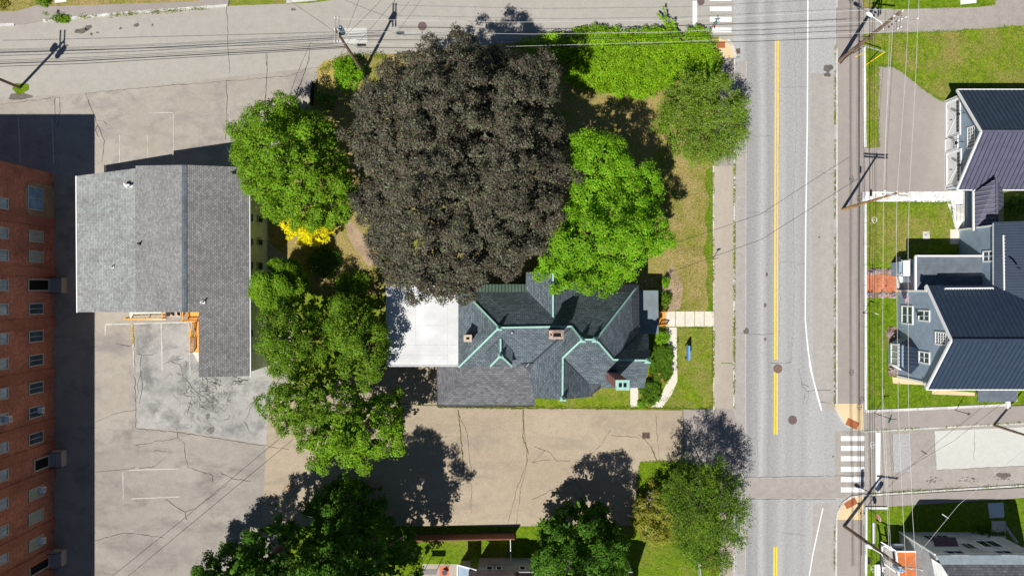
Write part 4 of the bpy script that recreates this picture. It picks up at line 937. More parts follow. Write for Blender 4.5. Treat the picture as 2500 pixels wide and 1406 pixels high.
# side entry canopy at the lower edge
q = thing('entry_canopy', 'dark rounded flat canopy at the corner below the blue house', 'canopy', P(2435, 965, 0))
MB().slab(PP((2388, 950, 2.8), (2390, 947, 2.8), (2481, 948, 2.8), (2484, 951, 2.8), (2483, 977, 2.8), (2480, 980, 2.8), (2391, 980, 2.8), (2388, 977, 2.8)), .16).build('canopy_roof', 'flatdark', q)
for x, y in ((2394, 953), (2394, 975), (2478, 953), (2462, 975)): MB().bar(P(x, y, 0), P(x, y, 2.7), .12, .12).build('post', 'white', q)
MB().slab(PP((2388, 950, .2), (2484, 950, .2), (2484, 980, .2), (2388, 980, .2)), .2).build('floor', 'conc', q)
# flag
q = thing('flag', 'red and white striped flag with blue corner on the blue house corner', 'flag', (HX, (703-730)*S, 3.2))
pa = onX(2206, 712, HX); a = Vector((HX, -9*S, 2.4)); b = a+Vector((-.9, -.5, .75))
MB().tube([a, b], .02, 6).build('flagpole', 'white', q)
f0 = a.lerp(b, .98); uu = (a-f0).normalized(); vv = Vector((.35, -.75, -.55)).normalized(); L = .85; W_ = 1.15
for nm, mat in (('flag_stripes', ('red', 'white')), ('flag_canton', ('navy',))):
    mb = MB()
    if nm == 'flag_stripes':
        for i in range(13):
            for j in range(6):
                def fp(s_, r_): return f0+uu*s_*L+vv*r_*W_+Vector((0, 0, .05*math.sin(r_*9)))
                mb.quad(fp(i/13, j/6), fp((i+1)/13, j/6), fp((i+1)/13, (j+1)/6), fp(i/13, (j+1)/6), mi=i % 2)
    else:
        mb.quad(*[f0+uu*s_*L+vv*r_*W_+Vector((0, 0, .06)) for s_, r_ in ((0, 0), (7/13, 0), (7/13, .4), (0, .4))])
        fl = None
    mb.build(nm, mat, q)
# ---- grey house lower right
t = thing('grey_shingled_house', 'grey shingled house with galvanised roof edge at the lower right corner', 'house', P(2350, 1400, 0))
ZG = 7.2; YG = (703-1357)*S*(H-ZG)/H; XG = 944*S; YB = YG+.05
mb = MB(); mb.poly([(XG, YB-13), (XG+10.9, YB-13), (XG+10.9, YB), (XG, YB)], 0, ZG-.1); mb.build('wall', 'greywall', t)
a = P(2286, 1357, ZG); Yr = P(2286, 1378, 7.7).y
MB().slab([(a.x, YG+.1, ZG), (XG+11.1, YG+.1, ZG), (XG+11.1, Yr, 7.75), (a.x+.25, Yr, 7.75)], .1).build('roof_edge_band', 'bandmetal', t)
MB().slab([(a.x+.2, Yr+.02, 7.75), (XG+11.1, Yr+.02, 7.75), (XG+11.1, Yr-6, 10.4), (a.x+3, Yr-6, 10.4)], .12).build('roof', 'slate2', t)
MB().slab([(a.x+3, Yr-6, 10.4), (XG+11.1, Yr-6, 10.4), (XG+11.1, Yr-12.2, 7.1), (a.x+.2, Yr-12.2, 7.1)], .12).build('roof', 'slate2', t)
mb = MB(); mb.slab([(a.x-.3, YG-.4, ZG-.4), (a.x+.25, Yr, 7.72), (a.x+3, Yr-6, 10.37), (a.x+.8, Yr-6, ZG)], .08); mb.build('side_roof', 'concw', t)
mb = MB(); mb.bar((XG, YB+.04, 6.9), (XG+10.9, YB+.04, 6.9), .08, .2); mb.box((XG-.02, YB+.02, 3.5), .16, .16, 6.9); mb.build('trim_board', 'white', t)
def winY(par, x0, y0, x1, y1, Y, **k):
    a = onY(x0, y0, Y); b = onY(x1, y1, Y); zc = (a.z+b.z)/2; f = (H-zc)/H*S
    zl, zh = sorted((a.z, b.z)); return window(par, ((x0-1250)*f, Y, zl), (1, 0, 0), (0, 0, 1), (0, 1, 0), (x1-x0)*f, zh-zl, **k)
for a_ in ((2260, 1307, 2288, 1321), (2292, 1307, 2322, 1321), (2352, 1327, 2378, 1339), (2390, 1320, 2440, 1336), (2312, 1345, 2356, 1356), (2434, 1345, 2474, 1356)):
    winY(t, *a_, YB, frame='white' if a_[0] in (2390,) else 'greywall', pane='darkglass', fw=.08, mull=(2, 1))
mb = MB(); p = onY(2306, 1330, YB); mb.slab([(p.x-1.3, YB, 4.6), (p.x+1.35, YB, 4.6), (p.x+1.35, YB+.8, 4.0), (p.x-1.3, YB+.8, 4.0)], .05); mb.build('awning', 'burg', t)
# entry steps and path on the north side
mb = MB()
for k in range(7): p = P(2438, 1275+k*6, .2+.17*k); mb.box(p, 1.6, .34, .12)
mb.build('stair_treads', 'conc', t)
mb = MB(); mb.bar(P(2452, 1282, .9), P(2484, 1325, 2.2), .08, .5); mb.build('stair_rail', 'bandmetal', t)
# porch
q = thing('orange_roofed_porch', 'front porch with flat orange roof and white railings at the lower right', 'porch', P(2200, 1400, 0))
MB().slab(PP((2188, 1346, 3.3), (2246, 1346, 3.3), (2256, 1440, 3.3), (2198, 1440, 3.3)), .16).build('porch_roof', 'orange', q)
MB().poly([P(x, y, .6)[:2] for x, y in rect(2152, 1330, 2200, 1440)], 0, .6).build('porch_floor', 'arm', q)
mb = MB(); mb.bar(P(2187, 1346, 3.3), P(2198, 1440, 3.3), .12, .25); mb.bar(P(2187, 1345, 3.3), P(2246, 1345, 3.3), .12, .25); mb.build('fascia', 'white', q)
for x, y in ((2155, 1335), (2172, 1340), (2192, 1350), (2158, 1385), (2160, 1425)): MB().bar(P(x, y, .6), P(x, y, 3.0), .16, .16).build('porch_post', 'white', q)
mb = MB(); mb.bar(P(2153, 1330, 1.6), P(2192, 1348, 1.9), .12, .1); mb.bar(P(2153, 1330, 1.6), P(2156, 1430, 1.6), .1, .1); mb.bar(P(2154, 1372, 1.6), P(2192, 1400, 1.8), .1, .1); mb.bar(P(2150, 1322, 3.0), P(2190, 1346, 3.3), .12, .12)
for k in range(14): p = P(2153, 1330, .6).lerp(P(2156, 1430, .6), k/13); mb.bar(p, p+Vector((0, 0, 1)), .05, .05)
for k in range(7): p = P(2153, 1330, .6).lerp(P(2192, 1348, .8), k/6); mb.bar(p, p+Vector((0, 0, 1)), .05, .05)
mb.build('railing', 'white', q)
for k in range(3): MB().box(P(2146-k*4, 1395, .5-.16*k), .28, 1.7, .12).build('step', 'white', q)
q = thing('balcony_shelf', 'pale metal lean-to roofs in the shade beside the grey house', 'lean-to', P(2200, 1325, 0))
MB().slab(PP((2172, 1327, 2.6), (2206, 1327, 2.6), (2206, 1336, 2.9), (2180, 1336, 2.9)), .06).build('shelf_roof', 'bandmetal', q)
for x in (2176, 2203): MB().bar(P(x, 1334, 0), P(x, 1334, 2.8), .1, .1).build('post', 'white', q)
# ---- small brown roofed house at the bottom edge
t = thing('brown_roofed_house', 'house with brown roof and white trimmed windows cut by the bottom edge', 'house', P(1220, 1430, 0))
YW = P(1200, 1393, 4.0).y-.1
MB().poly([(P(1166, 0, 0).x*.95, 2*P(0, 1470, 7).y-YW), (P(1530, 0, 0).x, 2*P(0, 1470, 7).y-YW), (P(1530, 0, 0).x, YW), (P(1166, 0, 0).x*.95, YW)], 0, 4.0).build('wall', 'greywall', t)
metal = MB().slab(PP((1144, 1393, 4.1), (1258, 1393, 4.1), (1258, 1470, 7.0), (1144, 1470, 7.0)), .12).build('roof', 'brownroof', t)
MB().slab(PP((1258, 1397, 4.0), (1545, 1397, 4.0), (1545, 1470, 7.3), (1258, 1470, 7.3)), .12).build('roof', 'brownroof', t)
yr = P(0, 1470, 7.3).y; ye = 2*yr-P(0, 1397, 4).y; x0, x1 = P(1144, 0, 6).x, P(1545, 0, 5).x
MB().slab([(x0, yr, 7.2), (x1, yr, 7.2), (x1, ye, 4), (x0, ye, 4)], .12).build('roof', 'brownroof', t)
MB().slab(PP((1118, 1379, 3.0), (1145, 1389, 3.6), (1145, 1440, 3.6), (1118, 1440, 3.0)), .1).build('lean_to_roof', 'bluewall', t)
mb = MB(); mb.bar(P(1117, 1378, 3.1), P(1164, 1391, 4.0), .14, .2); mb.bar(P(1117, 1378, 3.1), P(1117, 1440, 3.1), .14, .2); mb.build('rake_board', 'white', t)
MB().poly([P(x, y, 2)[:2] for x, y in rect(1122, 1384, 1146, 1460)], 0, 2.9).build('lean_to_wall', 'greywall', t)
for x0, x1 in ((1187, 1203), (1211, 1226), (1268, 1283), (1292, 1307)): winY(t, x0, 1382, x1, 1391.5, YW, frame='white', pane='darkglass', fw=.1, mull=(1, 1))
q = thing('patio_canopy', 'small grey fabric canopy beside the red mat at the bottom edge', 'canopy', P(1049, 1395, 0))
MB().slab(PP((1032, 1389, 2.4), (1066, 1389, 2.4), (1066, 1402, 2.3), (1032, 1402, 2.3)), .06).build('canopy_cloth', 'canvas', q)
for x in (1034, 1064): MB().bar(P(x, 1396, 0), P(x, 1396, 2.3), .06, .06).build('post', 'arm', q)
mb = MB(); mb.slab(PP((1073, 1382, .05), (1096, 1380, .05), (1096, 1430, .05), (1073, 1430, .05)), .03); mb.build('patio_mat', 'ramp', label='red mat on the patio at the bottom edge', cat='mat')
q = thing('garden_chair', 'dark metal garden chair standing on the red patio mat', 'chair', P(1086, 1394, .05))
c = P(1086, 1394, .05); MB().box(c+Vector((0, 0, .45)), .5, .5, .05, .5).build('seat', 'black', q)
mb = MB(); a = c+Vector((.25, .2, .45)); 
for k in range(5): mb.bar(a+Vector((-.12*k, .07*k, 0)), a+Vector((-.12*k+.12, .07*k+.2, .55)), .03, .03)
mb.bar(a+Vector((.12, .2, .55)), a+Vector((-.36, .48, .55)), .04, .04); mb.build('backrest', 'black', q)
for i, j in ((-1, -1), (1, -1), (1, 1), (-1, 1)): MB().bar(c+Vector((.2*i, .2*j, 0)), c+Vector((.2*i, .2*j, .45)), .04, .04).build('leg', 'black', q)
# fences
mb = MB(); a = P(960, 1306, 0); b = P(1256, 1300, 0); mb.bar(a+Vector((0, 0, .95)), b+Vector((0, 0, .95)), .05, 1.9)
t = thing('board_fence', 'long brown board fence between the tan lot and the lawn', 'fence', (a+b)/2); mb.build('boards', 'fence', t)
mb = MB(); mb.bar(a+Vector((0, -.06, 1.9)), b+Vector((0, -.06, 1.9)), .1, .05); mb.bar(a+Vector((0, -.06, .4)), b+Vector((0, -.06, .4)), .05, .09); mb.build('rail', 'fence', t)
for k in range(7): p = a.lerp(b, k/6)+Vector((0, -.08, 0)); MB().bar(p, p+Vector((0, 0, 1.95)), .1, .1).build('post', 'fence', t)
a = P(1246, 1303, 0); b = P(1247, 1352, 0); t = thing('white_fence', 'thin white fence running down from the end of the brown fence', 'fence', (a+b)/2)
MB().bar(a+Vector((0, 0, .9)), b+Vector((0, 0, .9)), .06, 1.7).build('panel', 'white', t)
for k in range(3): p = a.lerp(b, k/2); MB().bar(p, p+Vector((0, 0, 1.85)), .11, .11).build('post', 'white', t)
t = thing('white_picket_railing', 'short white picket panel on the grass below the feathery tree', 'fence', P(1708, 1388, 0))
mb = MB(); p0 = P(1704, 1370, 0); p1 = P(1706, 1412, 0)
for z in (.25, .9): mb.bar(p0+Vector((0, 0, z)), p1+Vector((0, 0, z)), .05, .08)
mb.build('rail', 'white', t)
mb = MB()
for k in range(12): p = p0.lerp(p1, k/11); mb.bar(p+Vector((.0, 0, .05)), p+Vector((.0, 0, 1.1)), .09, .07)
mb.build('pickets', 'white', t)
a = P(768, 205, 0); b = P(764, 260, 0); t = thing('wire_fence', 'dark wire fence on the left edge of the shaded yard', 'fence', (a+b)/2)
MB().bar(a+Vector((0, 0, .6)), b+Vector((0, 0, .6)), .03, 1.2).build('mesh_panel', 'black', t)
for k in range(4): p = a.lerp(b, k/3); MB().tube([p, p+Vector((0, 0, 1.3))], .04, 8).build('post', 'black', t)
t = thing('granite_marker', 'small pale square slab on the lawn below the garage drive', 'slab', P(2261, 574, .1)); 
MB().box(P(2261, 574, .13), .8, .85, .08, .08).build('slab', 'stone', t); MB().box(P(2261, 574, .175), .14, .14, .02).build('lid', 'iron', t)

# ================================================================ signs
t = thing('lawn_sign', 'blue board sign on two posts on the front lawn', 'sign', P(1673, 850, 0))
for y in (843, 874): MB().bar(P(1673, y+.0, 0), P(1673, y, 0)+Vector((0, 0, 1.75)), .09, .09).build('post', 'black', t)
a = P(1673, 841, 0)+Vector((0, 0, 1.35)); b = P(1673, 876, 0)+Vector((0, 0, 1.35)); MB().bar(a, b, .16, .9, (0, 0, 1)).build('sign_board', 'signblue', t)
MB().bar(a+Vector((0, 0, .47)), b+Vector((0, 0, .47)), .2, .05).build('sign_cap', 'signblue', t)
def text_mesh(name, body_, size, mat, par, M4):
    cu = bpy.data.curves.new(name, 'FONT'); cu.body = body_; cu.size = size; cu.align_x = 'CENTER'; cu.align_y = 'CENTER'; cu.extrude = .004
    tmp = bpy.data.objects.new('tmp', cu); COL.objects.link(tmp); bpy.context.view_layer.update()
    me = bpy.data.meshes.new_from_object(tmp.evaluated_get(bpy.context.evaluated_depsgraph_get())); bpy.data.objects.remove(tmp)
    me.transform(M4); 
    for v in me.vertices: v.co -= ORG[par.as_pointer()]
    me.materials.clear(); me.materials.append(M[mat]); o = bpy.data.objects.new(name, me); COL.objects.link(o); o.parent = par; ORG[o.as_pointer()] = ORG[par.as_pointer()]; return o
from mathutils import Matrix
def frame(o, u, v):
    u = Vector(u).normalized(); v = Vector(v).normalized(); n = u.cross(v); m = Matrix((u, v, n)).transposed().to_4x4(); m.translation = Vector(o); return m
def signpost(x, y, hgt, lab, kind, post='metal'):
    t = thing('sign_post', lab, 'sign', P(x, y, .1)); c = P(x, y, .1); top = c+Vector((0, 0, hgt))
    MB().tube([c, top], .04, 8).build('post', post, t)
    return t, top
def plate(t, c, u, w, h, th, mat, nm='sign_plate', corners=4, tilt=0):
    u = Vector(u).normalized(); v = Vector((0, 0, 1)); n = u.cross(v); mb = MB(); pts = []
    if corners == 4: pts = [(-w/2, -h/2), (w/2, -h/2), (w/2, h/2), (-w/2, h/2)]
    else: pts = [(w/2*math.cos(math.pi*(2*i+1)/8)/math.cos(math.pi/8), h/2*math.sin(math.pi*(2*i+1)/8)/math.cos(math.pi/8)) for i in range(8)]
    A = [Vector(c)+u*a+v*b+n*th/2 for a, b in pts]; B = [p-n*th for p in A]; mb.prism(A, B); return mb.build(nm, mat, t)
# stop sign in front of the lower right corner
t, top = signpost(2116, 1239, 2.5, 'red octagonal STOP sign on a post at the lower right corner', 'stop', 'black')
d_ = Vector((.25, -1, 0)).normalized()     # plate runs mostly north-south
c = top+Vector((.07, -.35, -.05)); pl = plate(t, c, (0.35, -.95, 0), .86, .86, .03, 'white', 'sign_edge', 8)
nrm = Vector((0.35, -.95, 0)).normalized().cross(Vector((0, 0, 1)))
plate(t, c+nrm*.012, (0.35, -.95, 0), .78, .78, .03, 'red', 'sign_plate', 8); plate(t, c-nrm*.012, (0.35, -.95, 0), .78, .78, .03, 'metal', 'sign_back', 8)
text_mesh('lettering', 'STOP', .3, 'white', t, frame(c+nrm*.032, (0.35, -.95, 0), (0, 0, 1)))
t, top = signpost(2134, 1008, 3.6, 'thin black sign post with small green plates on the sidewalk corner', 'street', 'black')
plate(t, top+Vector((0, .12, -.1)), (.3, 1, 0), .8, .22, .03, 'signgreen', 'sign_plate'); plate(t, top+Vector((.1, 0, .15)), (1, .1, 0), .75, .2, .03, 'black', 'sign_plate'); plate(t, top+Vector((0, -.3, -.4)), (.3, 1, 0), .45, .3, .03, 'signgreen', 'sign_plate')
t, top = signpost(2332, 1001, 2.6, 'dark parking sign post at the edge of the side street walk', 'p', 'black'); plate(t, top+Vector((0, 0, -.2)), (.5, .85, 0), .32, .45, .02, 'metal')
t, top = signpost(1740, 632, 2.2, 'small sign post between dry lawn and left sidewalk', 'p', 'black'); plate(t, top+Vector((0, 0, -.15)), (1, .1, 0), .4, .4, .02, 'arm')
t, top = signpost(2107, 764, 2.6, 'small white sign on a post beside the granite edging', 'p', 'black'); plate(t, top+Vector((.2, 0, -.1)), (1, -.4, 0), .5, .25, .03, 'white')
t, top = signpost(1731, 78, 2.7, 'sign post with crossed street blades and red plate at the thicket corner', 'p')
plate(t, top+Vector((0, 0, .12)), (1, .12, 0), .7, .18, .03, 'signgreen', 'street_blade'); plate(t, top+Vector((0, 0, .32)), (-.1, 1, 0), .7, .18, .03, 'signgreen', 'street_blade'); plate(t, top+Vector((0, -.15, -.4)), (.15, .98, 0), .7, .7, .03, 'red', 'sign_plate', 8)

# ================================================================ poles and wires
def pole(lab, bx, by, tx, ty, z, r0=.19, r1=.13, mat='wood', z0=.05, fallback=True):
    a = P(bx, by, z0); b = P(tx, ty, z); t = thing('utility_pole', lab, 'utility pole', a, 'utility poles along the streets')
    MB().tube([a-Vector((0, 0, .02)), a.lerp(b, .35), a.lerp(b, .7), b], [r0, r0*.95, r1*1.1, r1], 12, ).build('pole_shaft', mat, t); return t, a, b
def xarm(t, c, d_, L, ins=4, mat='arm', w=.14, both=0):
    c = Vector(c); d_ = Vector(d_).normalized(); a = c-d_*L/2; b = c+d_*L/2
    r = MB().bar(a, b, w, .13).build('crossarm', mat, t)
    for i in range(ins):
        p = a.lerp(b, (i+.15)/(ins-.7) if ins > 1 else .5); MB().tube([p, p+Vector((0, 0, .12)), p+Vector((0, 0, .2)), p+Vector((0, 0, .28))], [.04, .09, .06, .04], 8).build('insulator', 'white', t)
    return a, b
def trafo(t, c, r=.3, h=1.0):
    c = Vector(c); q = MB().tube([c, c+Vector((0, 0, h)), c+Vector((0, 0, h+.08))], [r, r, r*.8], 18).build('transformer', 'trafo', t)
    for k in range(3): a = k*2.1; MB().tube([c+Vector((r*.5*math.cos(a), r*.5*math.sin(a), h)), c+Vector((r*.5*math.cos(a), r*.5*math.sin(a), h+.3))], .05, 8).build('bushing', 'white', q)
def lamp(t, a, b, zb):
    a = Vector(a); b = Vector(b); m = a.lerp(b, .4)+Vector((0, 0, .5)); MB().tube([a, m, b], .04, 8).build('lamp_arm', 'white', t)
    dr = (b-m); dr.z = 0; dr.normalize(); h = b+dr*.7
    MB().tube([b, b+dr*.12, b+dr*.4, h, h+dr*.12], [.05, .14, .2, .19, .06], 12).build('lamp_head', 'white', t)
# pole A (far left, top outside the frame)
tA, a, bA = pole('utility pole with transformers leaning out of the left edge', 48, 214, -112, 148, 11, .17)
for k in (0, .5): xarm(tA, bA+Vector((k-.3, .3, -.2)), (0.03, 1, 0), 2.3, 2)
for dx, dy in ((-.55, .2), (.5, -.1), (.05, -.55)): trafo(tA, bA+Vector((dx, dy, -2.2)), .3, 1)
# pole B
tB, a, bB = pole('weathered utility pole with blue grey transformer left of the dark tree', 887, 178, 820, 74, 11.2, .19, .13)
cB = P(824, 74, 11.3)
for k, x in ((0, 818), (1, 826)): xarm(tB, P(x, 74, 11.2), (0.02, 1, 0), 2.75, 3, w=.12)
trafo(tB, P(836, 80, 9.6), .33, 1.1)
MB().box(P(883, 110, 8.0), .9, .2, .2).build('splice_case', 'black', tB)
# pole C
tC, a, bC = pole('leaning utility pole with street lamp at the top right corner', 2049, 150, 2198, 30, 11.6, .24, .16)
xarm(tC, P(2210, 44, 11.2), (1, -.12, 0), 2.7, 3); xarm(tC, P(2192, 52, 10.4), (.1, 1, 0), 1.9, 3); xarm(tC, P(2200, 48, 10.7), (.1, 1, 0), 1.9, 3)
lamp(tC, P(2157, 74, 8.2), P(2131, 42, 8.9), 9)
for x, y, z in ((2170, 66, 8.6), (2188, 52, 9.8), (2178, 60, 9.2)): MB().tube([P(x, y, z), P(x, y, z+.6)], .12, 10).build('cutout', 'black', tC)
MB().tube([P(2052, 156, .2), P(2064, 142, 1.6), P(2080, 128, 3.0)], .05, 6).build('conduit', 'black', tC)
t = thing('guy_brace', 'white strut and yellow guard bracing the top right pole', 'guy wire', P(2150, 140, .1))
MB().tube([P(2107, 112, 3.2), P(2160, 127, 2.6)], .06, 8).build('strut', 'metal', t); MB().tube([P(2160, 128, 2.5), P(2115, 158, .15)], .06, 8).build('guard', 'yellow', t)
MB().tube([P(2088, 140, 2.2), P(2112, 128, 2.6)], .05, 8).build('marker', 'yellow', t)
# pole D
tD, a, bD = pole('orange brown utility pole with grey double crossarm beside the garage drive', 2056, 512, 2192, 471, 11.3, .17, .11, 'wood_or')
for k, y in ((0, 468), (1, 476)): xarm(tD, P(2188, y, 11.2), (1, -.06, 0), 2.8, 3)
# pole E
tE, a, bE = pole('utility pole with street lamp at the lower right corner', 2060, 1283, 2207, 1387, 11.5, .2, .13)
xarm(tE, P(2222, 1386, 11.3), (1, -.12, 0), 2.5, 3); trafo(tE, P(2186, 1380, 9.6), .3, 1.1)
lamp(tE, P(2163, 1357, 7.2), P(2130, 1338, 7.8), 8)
# pole F
tF, a, bF = pole('brown utility pole leaning out of the right edge over the side street', 2425, 1037, 2566, 1082, 8, .15, .1, 'wood')
WN = [0]
def wire(pts, lab, mat='wire', r=.018, sag=.25, n=10, grp=None):
    mb = MB()
    P3 = [P(*p) for p in pts]
    full = []
    for a, b in zip(P3, P3[1:]):
        for i in range(n+(b is P3[-1])):
            f = i/n; p = a.lerp(b, f); p.z -= sag*4*f*(1-f); full.append(p)
    mb.tube(full, r, 5); o = mb.build('overhead_wire', mat, label=lab, cat='overhead wire', group=grp or 'overhead wires'); return o
# street bundle A-B
G = 'dark cables over the upper left street'
for y0, y1, yr, z, r, l in ((161, 117, 0, 7.2, .028, 'lowest of the dark cables over the upper left street'), (154, 114, 0, 7.4, .045, 'thick twisted dark cable over the upper left street'), (146, 106, 0, 7.6, .018, 'thin dark cable just above the thick twisted one'), (150, 110, 0, 7.8, .018, 'thin dark cable beside the thick twisted cable at the upper left'), (124, 105, 0, 8.2, .022, 'highest of the dark cables over the upper left street')):
    wire([(-200, y0+8, z), (200, y0-2 if y0 < 130 else y0-5, z), (845, y1, z)], l, r=r, sag=.05, grp=G)
wire([(652, 132, 7.3), (650, 210, 5), (644, 300, 3.2)], 'cable dropping from the street bundle to the green tree at the left', r=.022, sag=.1)
wire([(757, 118, 7.5), (748, 165, 6), (716, 245, 3.2)], 'cable dropping beside the yellowed verge left of the bush', r=.022, sag=.1)
for i, (pts, l) in enumerate((([(818, 78, 10.5), (705, 0, 7), (650, -40, 6)], 'wire running from the transformer pole to the upper left edge'), ([(845, 78, 9.5), (876, 0, 7.5), (890, -40, 7)], 'steepest wire rising from the transformer pole to the top edge'),
        ([(842, 88, 9.5), (932, 0, 7.5), (990, -50, 7)], 'wire slanting from the transformer pole to the top edge'), ([(868, 112, 8.5), (963, 2, 7), (1010, -50, 7)], 'wire slanting to the top edge right of the transformer pole'),
        ([(900, 118, 8), (840, 105, 8.5), (700, 118, 7.4)], 'looping cable below the transformer'), )): wire(pts, l, r=.016, sag=.12)
G = 'pale wires crossing above the dark tree and road'
for pts, l in (([(826, 47, 11.5), (1250, 55, 11), (1645, 50, 11), (2178, 22, 11.2)], 'topmost pale wire crossing above the trees to the top right pole'), ([(826, 77, 11.5), (1300, 84, 11), (1640, 79, 11), (2190, 50, 10.8)], 'second pale wire crossing above the dark tree crown'),
        ([(826, 106, 11.5), (1250, 114, 10.8), (1640, 103, 10.8), (2185, 78, 10.6)], 'lowest pale wire crossing above the bright thicket')): wire(pts, l, 'wirew', .014, 0, grp=G)
wire([(870, 98, 8.5), (1320, 99, 8), (1860, 85, 8), (2095, 74, 8.2)], 'dark cable crossing the road towards the street lamp pole', r=.028, sag=0)
wire([(870, 116, 8.2), (1200, 120, 8), (1860, 101, 7.6), (2126, 90, 7.8)], 'lower dark cable crossing the road towards the top right pole', r=.028, sag=0)
# vertical conductors on the right
G = 'pale conductors over the right sidewalk'
wire([(2182, 40, 11.3), (2163, 300, 11.1), (2157, 472, 11.4), (2154, 998, 10.9), (2167, 1260, 11.2), (2172, 1386, 11.5), (2173, 1500, 11.5)], 'leftmost pale conductor over the right sidewalk lawns', 'wirew', .017, 0, grp=G)
wire([(2222, -60, 11.4), (2211, 180, 11.1), (2190, 472, 11.4), (2188, 598, 11), (2193, 998, 10.9), (2205, 1260, 11.2), (2212, 1390, 11.5), (2212, 1500, 11.5)], 'middle pale conductor over the right sidewalk lawns', 'wirew', .017, 0, grp=G)
wire([(2246, -60, 11.4), (2236, 180, 11.1), (2220, 474, 11.4), (2217, 598, 11), (2218, 998, 10.9), (2228, 1260, 11.2), (2237, 1388, 11.5), (2238, 1500, 11.5)], 'rightmost pale conductor over the right sidewalk lawns', 'wirew', .017, 0, grp=G)
wire([(2172, 82, 9.5), (2164, 300, 9.3), (2160, 446, 9.6)], 'pale wire over the top right driveway beside the conductors', 'wirew', .014, 0, grp=G)
wire([(2154, 940, 9.2), (2158, 998, 9.0), (2171, 1260, 9.2), (2176, 1386, 9.6)], 'short pale wire doubling the leftmost conductor near the crosswalk', 'wirew', .014, 0, grp=G)
G = 'black communication cables along the right sidewalk'
for x, z, r, l in ((2092, 5.6, .016, 'leftmost black cable over the right sidewalk'), (2095.5, 5.8, .028, 'thick black cable second from the left over the right sidewalk'), (2099, 5.9, .016, 'thin black cable right beside the thick sidewalk cable'), (2123, 7.0, .034, 'thick black cable along the lawn edge'),
        (2129, 7.1, .015, 'thin black cable just right of the thick lawn edge cable'), (2134, 7.2, .02, 'rightmost black cable along the lawn edge')):
    wire([(x+1, -60, z), (x, 350, z), (x+(3 if x > 2110 and z > 7 else 1), 505, z), (x, 760, z), (x+1, 1100, z), (x+5, 1290, z), (x+6, 1500, z)], l, r=r, sag=0, grp=G)
for x, y, z, l in ((2135, 538, 7.1, 'pale cable storage loop hanging above the small lawn'), (2130, 1086, 7.0, 'pale cable storage loop beside the crosswalk'), (2132, 1388, 7.0, 'pale cable storage loop at the bottom right'), (2097, 16, 5.8, 'dark round cable loop at the top of the right sidewalk'), (2098, 485, 5.8, 'dark cable loop beside the orange brown pole'), (2098, 993, 5.8, 'dark cable loop above the tan corner')):
    c = P(x, y, z); pts = [c+Vector((.26*math.cos(a)*(1-.45*max(0, -math.sin(a))), .34*math.sin(a), 0)) for a in [2*math.pi*i/16 for i in range(17)]]
    mb = MB(); mb.tube(pts, .025, 6); mb.bar(c+Vector((-.25, 0, 0)), c+Vector((.25, 0, 0)), .04, .04)
    mb.build('cable_loop', 'white' if 'pale' in l else 'black', label=l, cat='cable loop', group='cable storage loops')
for x, y, z, w_, l in ((2126, 471, 7.0, .0, 'black splice case on the cable beside the brown pole'), (2122, 1368, 7.0, 0, 'black splice case on the cable at the bottom right')):
    mb = MB(); mb.tube([P(x, y-8, z), P(x, y+8, z)], .13, 10); mb.build('splice_case', 'black', label=l, cat='splice case')
mb = MB(); mb.tube([P(2133, 1275, 7.1), P(2133, 1325, 7.1)], .16, 10); mb.build('splice_case', 'metal', label='long pale splice case over the lawn at the lower right', cat='splice case')
wire([(2094, 437, 6.8), (1860, 532+52, 6.4), (1566, 690, 7)], 'service wire crossing the road to the slate roofed house', r=.022, sag=0)
wire([(-60, 1700, 6), (312, 1406, 6.5), (718, 1070, 7.2)], 'single dark wire slanting over the lower left lot', r=.024, sag=.0)
wire([(2170, 1170, 9), (2330, 1075, 7.5), (2480, 960, 6.5)], 'service wire slanting across the light road patch', r=.014, sag=.1)
wire([(2212, 1388, 10), (2340, 1232, 8.5), (2700, 930, 8)], 'twisted service wire rising from the lower right pole across the shade', 'wirew', .02, 0)
wire([(2300, 1254, 8.6), (2315, 1264, 8.6)], 'short pale crossbar on the twisted wire above the dark lawn', 'wirew', .05, 0)
mb = MB(); c = P(2272, 1198, 7.5); mb.tube([P(2280, 1150, 7.8), c], .02, 6); mb.tube([c, P(2270, 1204, 7.5)], .13, 8)

# ================================================================ vegetation
RN = np.random.default_rng(11)
def leaves_mesh(name, pos, nrm, size, mat, parent, aspect=.62, axis=None, **kw):
    n = len(pos); a = RN.normal(size=(n, 3)) if axis is None else axis+RN.normal(size=(n, 3))*.35
    u = a-nrm*np.sum(a*nrm, 1, keepdims=True); u /= np.linalg.norm(u, axis=1, keepdims=True)+1e-9
    v = np.cross(nrm, u); s = (size*RN.uniform(.65, 1.25, n))[:, None]
    co = np.empty((n, 4, 3)); co[:, 0] = pos-u*s*.5; co[:, 1] = pos+v*s*.5*aspect+nrm*s*.08; co[:, 2] = pos+u*s*.5; co[:, 3] = pos-v*s*.5*aspect+nrm*s*.08
    org = ORG[parent.as_pointer()] if parent is not None else Vector((pos[:, 0].mean(), pos[:, 1].mean(), 0))
    co = (co-np.array(org)).reshape(-1, 3).astype(np.float32)
    me = bpy.data.meshes.new(name); me.vertices.add(n*4); me.vertices.foreach_set('co', co.ravel())
    me.loops.add(n*4); me.loops.foreach_set('vertex_index', np.arange(n*4, dtype=np.int32))
    me.polygons.add(n); me.polygons.foreach_set('loop_start', np.arange(0, n*4, 4, dtype=np.int32)); me.polygons.foreach_set('loop_total', np.full(n, 4, dtype=np.int32))
    me.update(calc_edges=True); me.materials.append(M[mat])
    o = bpy.data.objects.new(name, me); COL.objects.link(o)
    if parent is not None: o.parent = parent
    else: o.location = org
    ORG[o.as_pointer()] = org; tag(o, **kw); return o
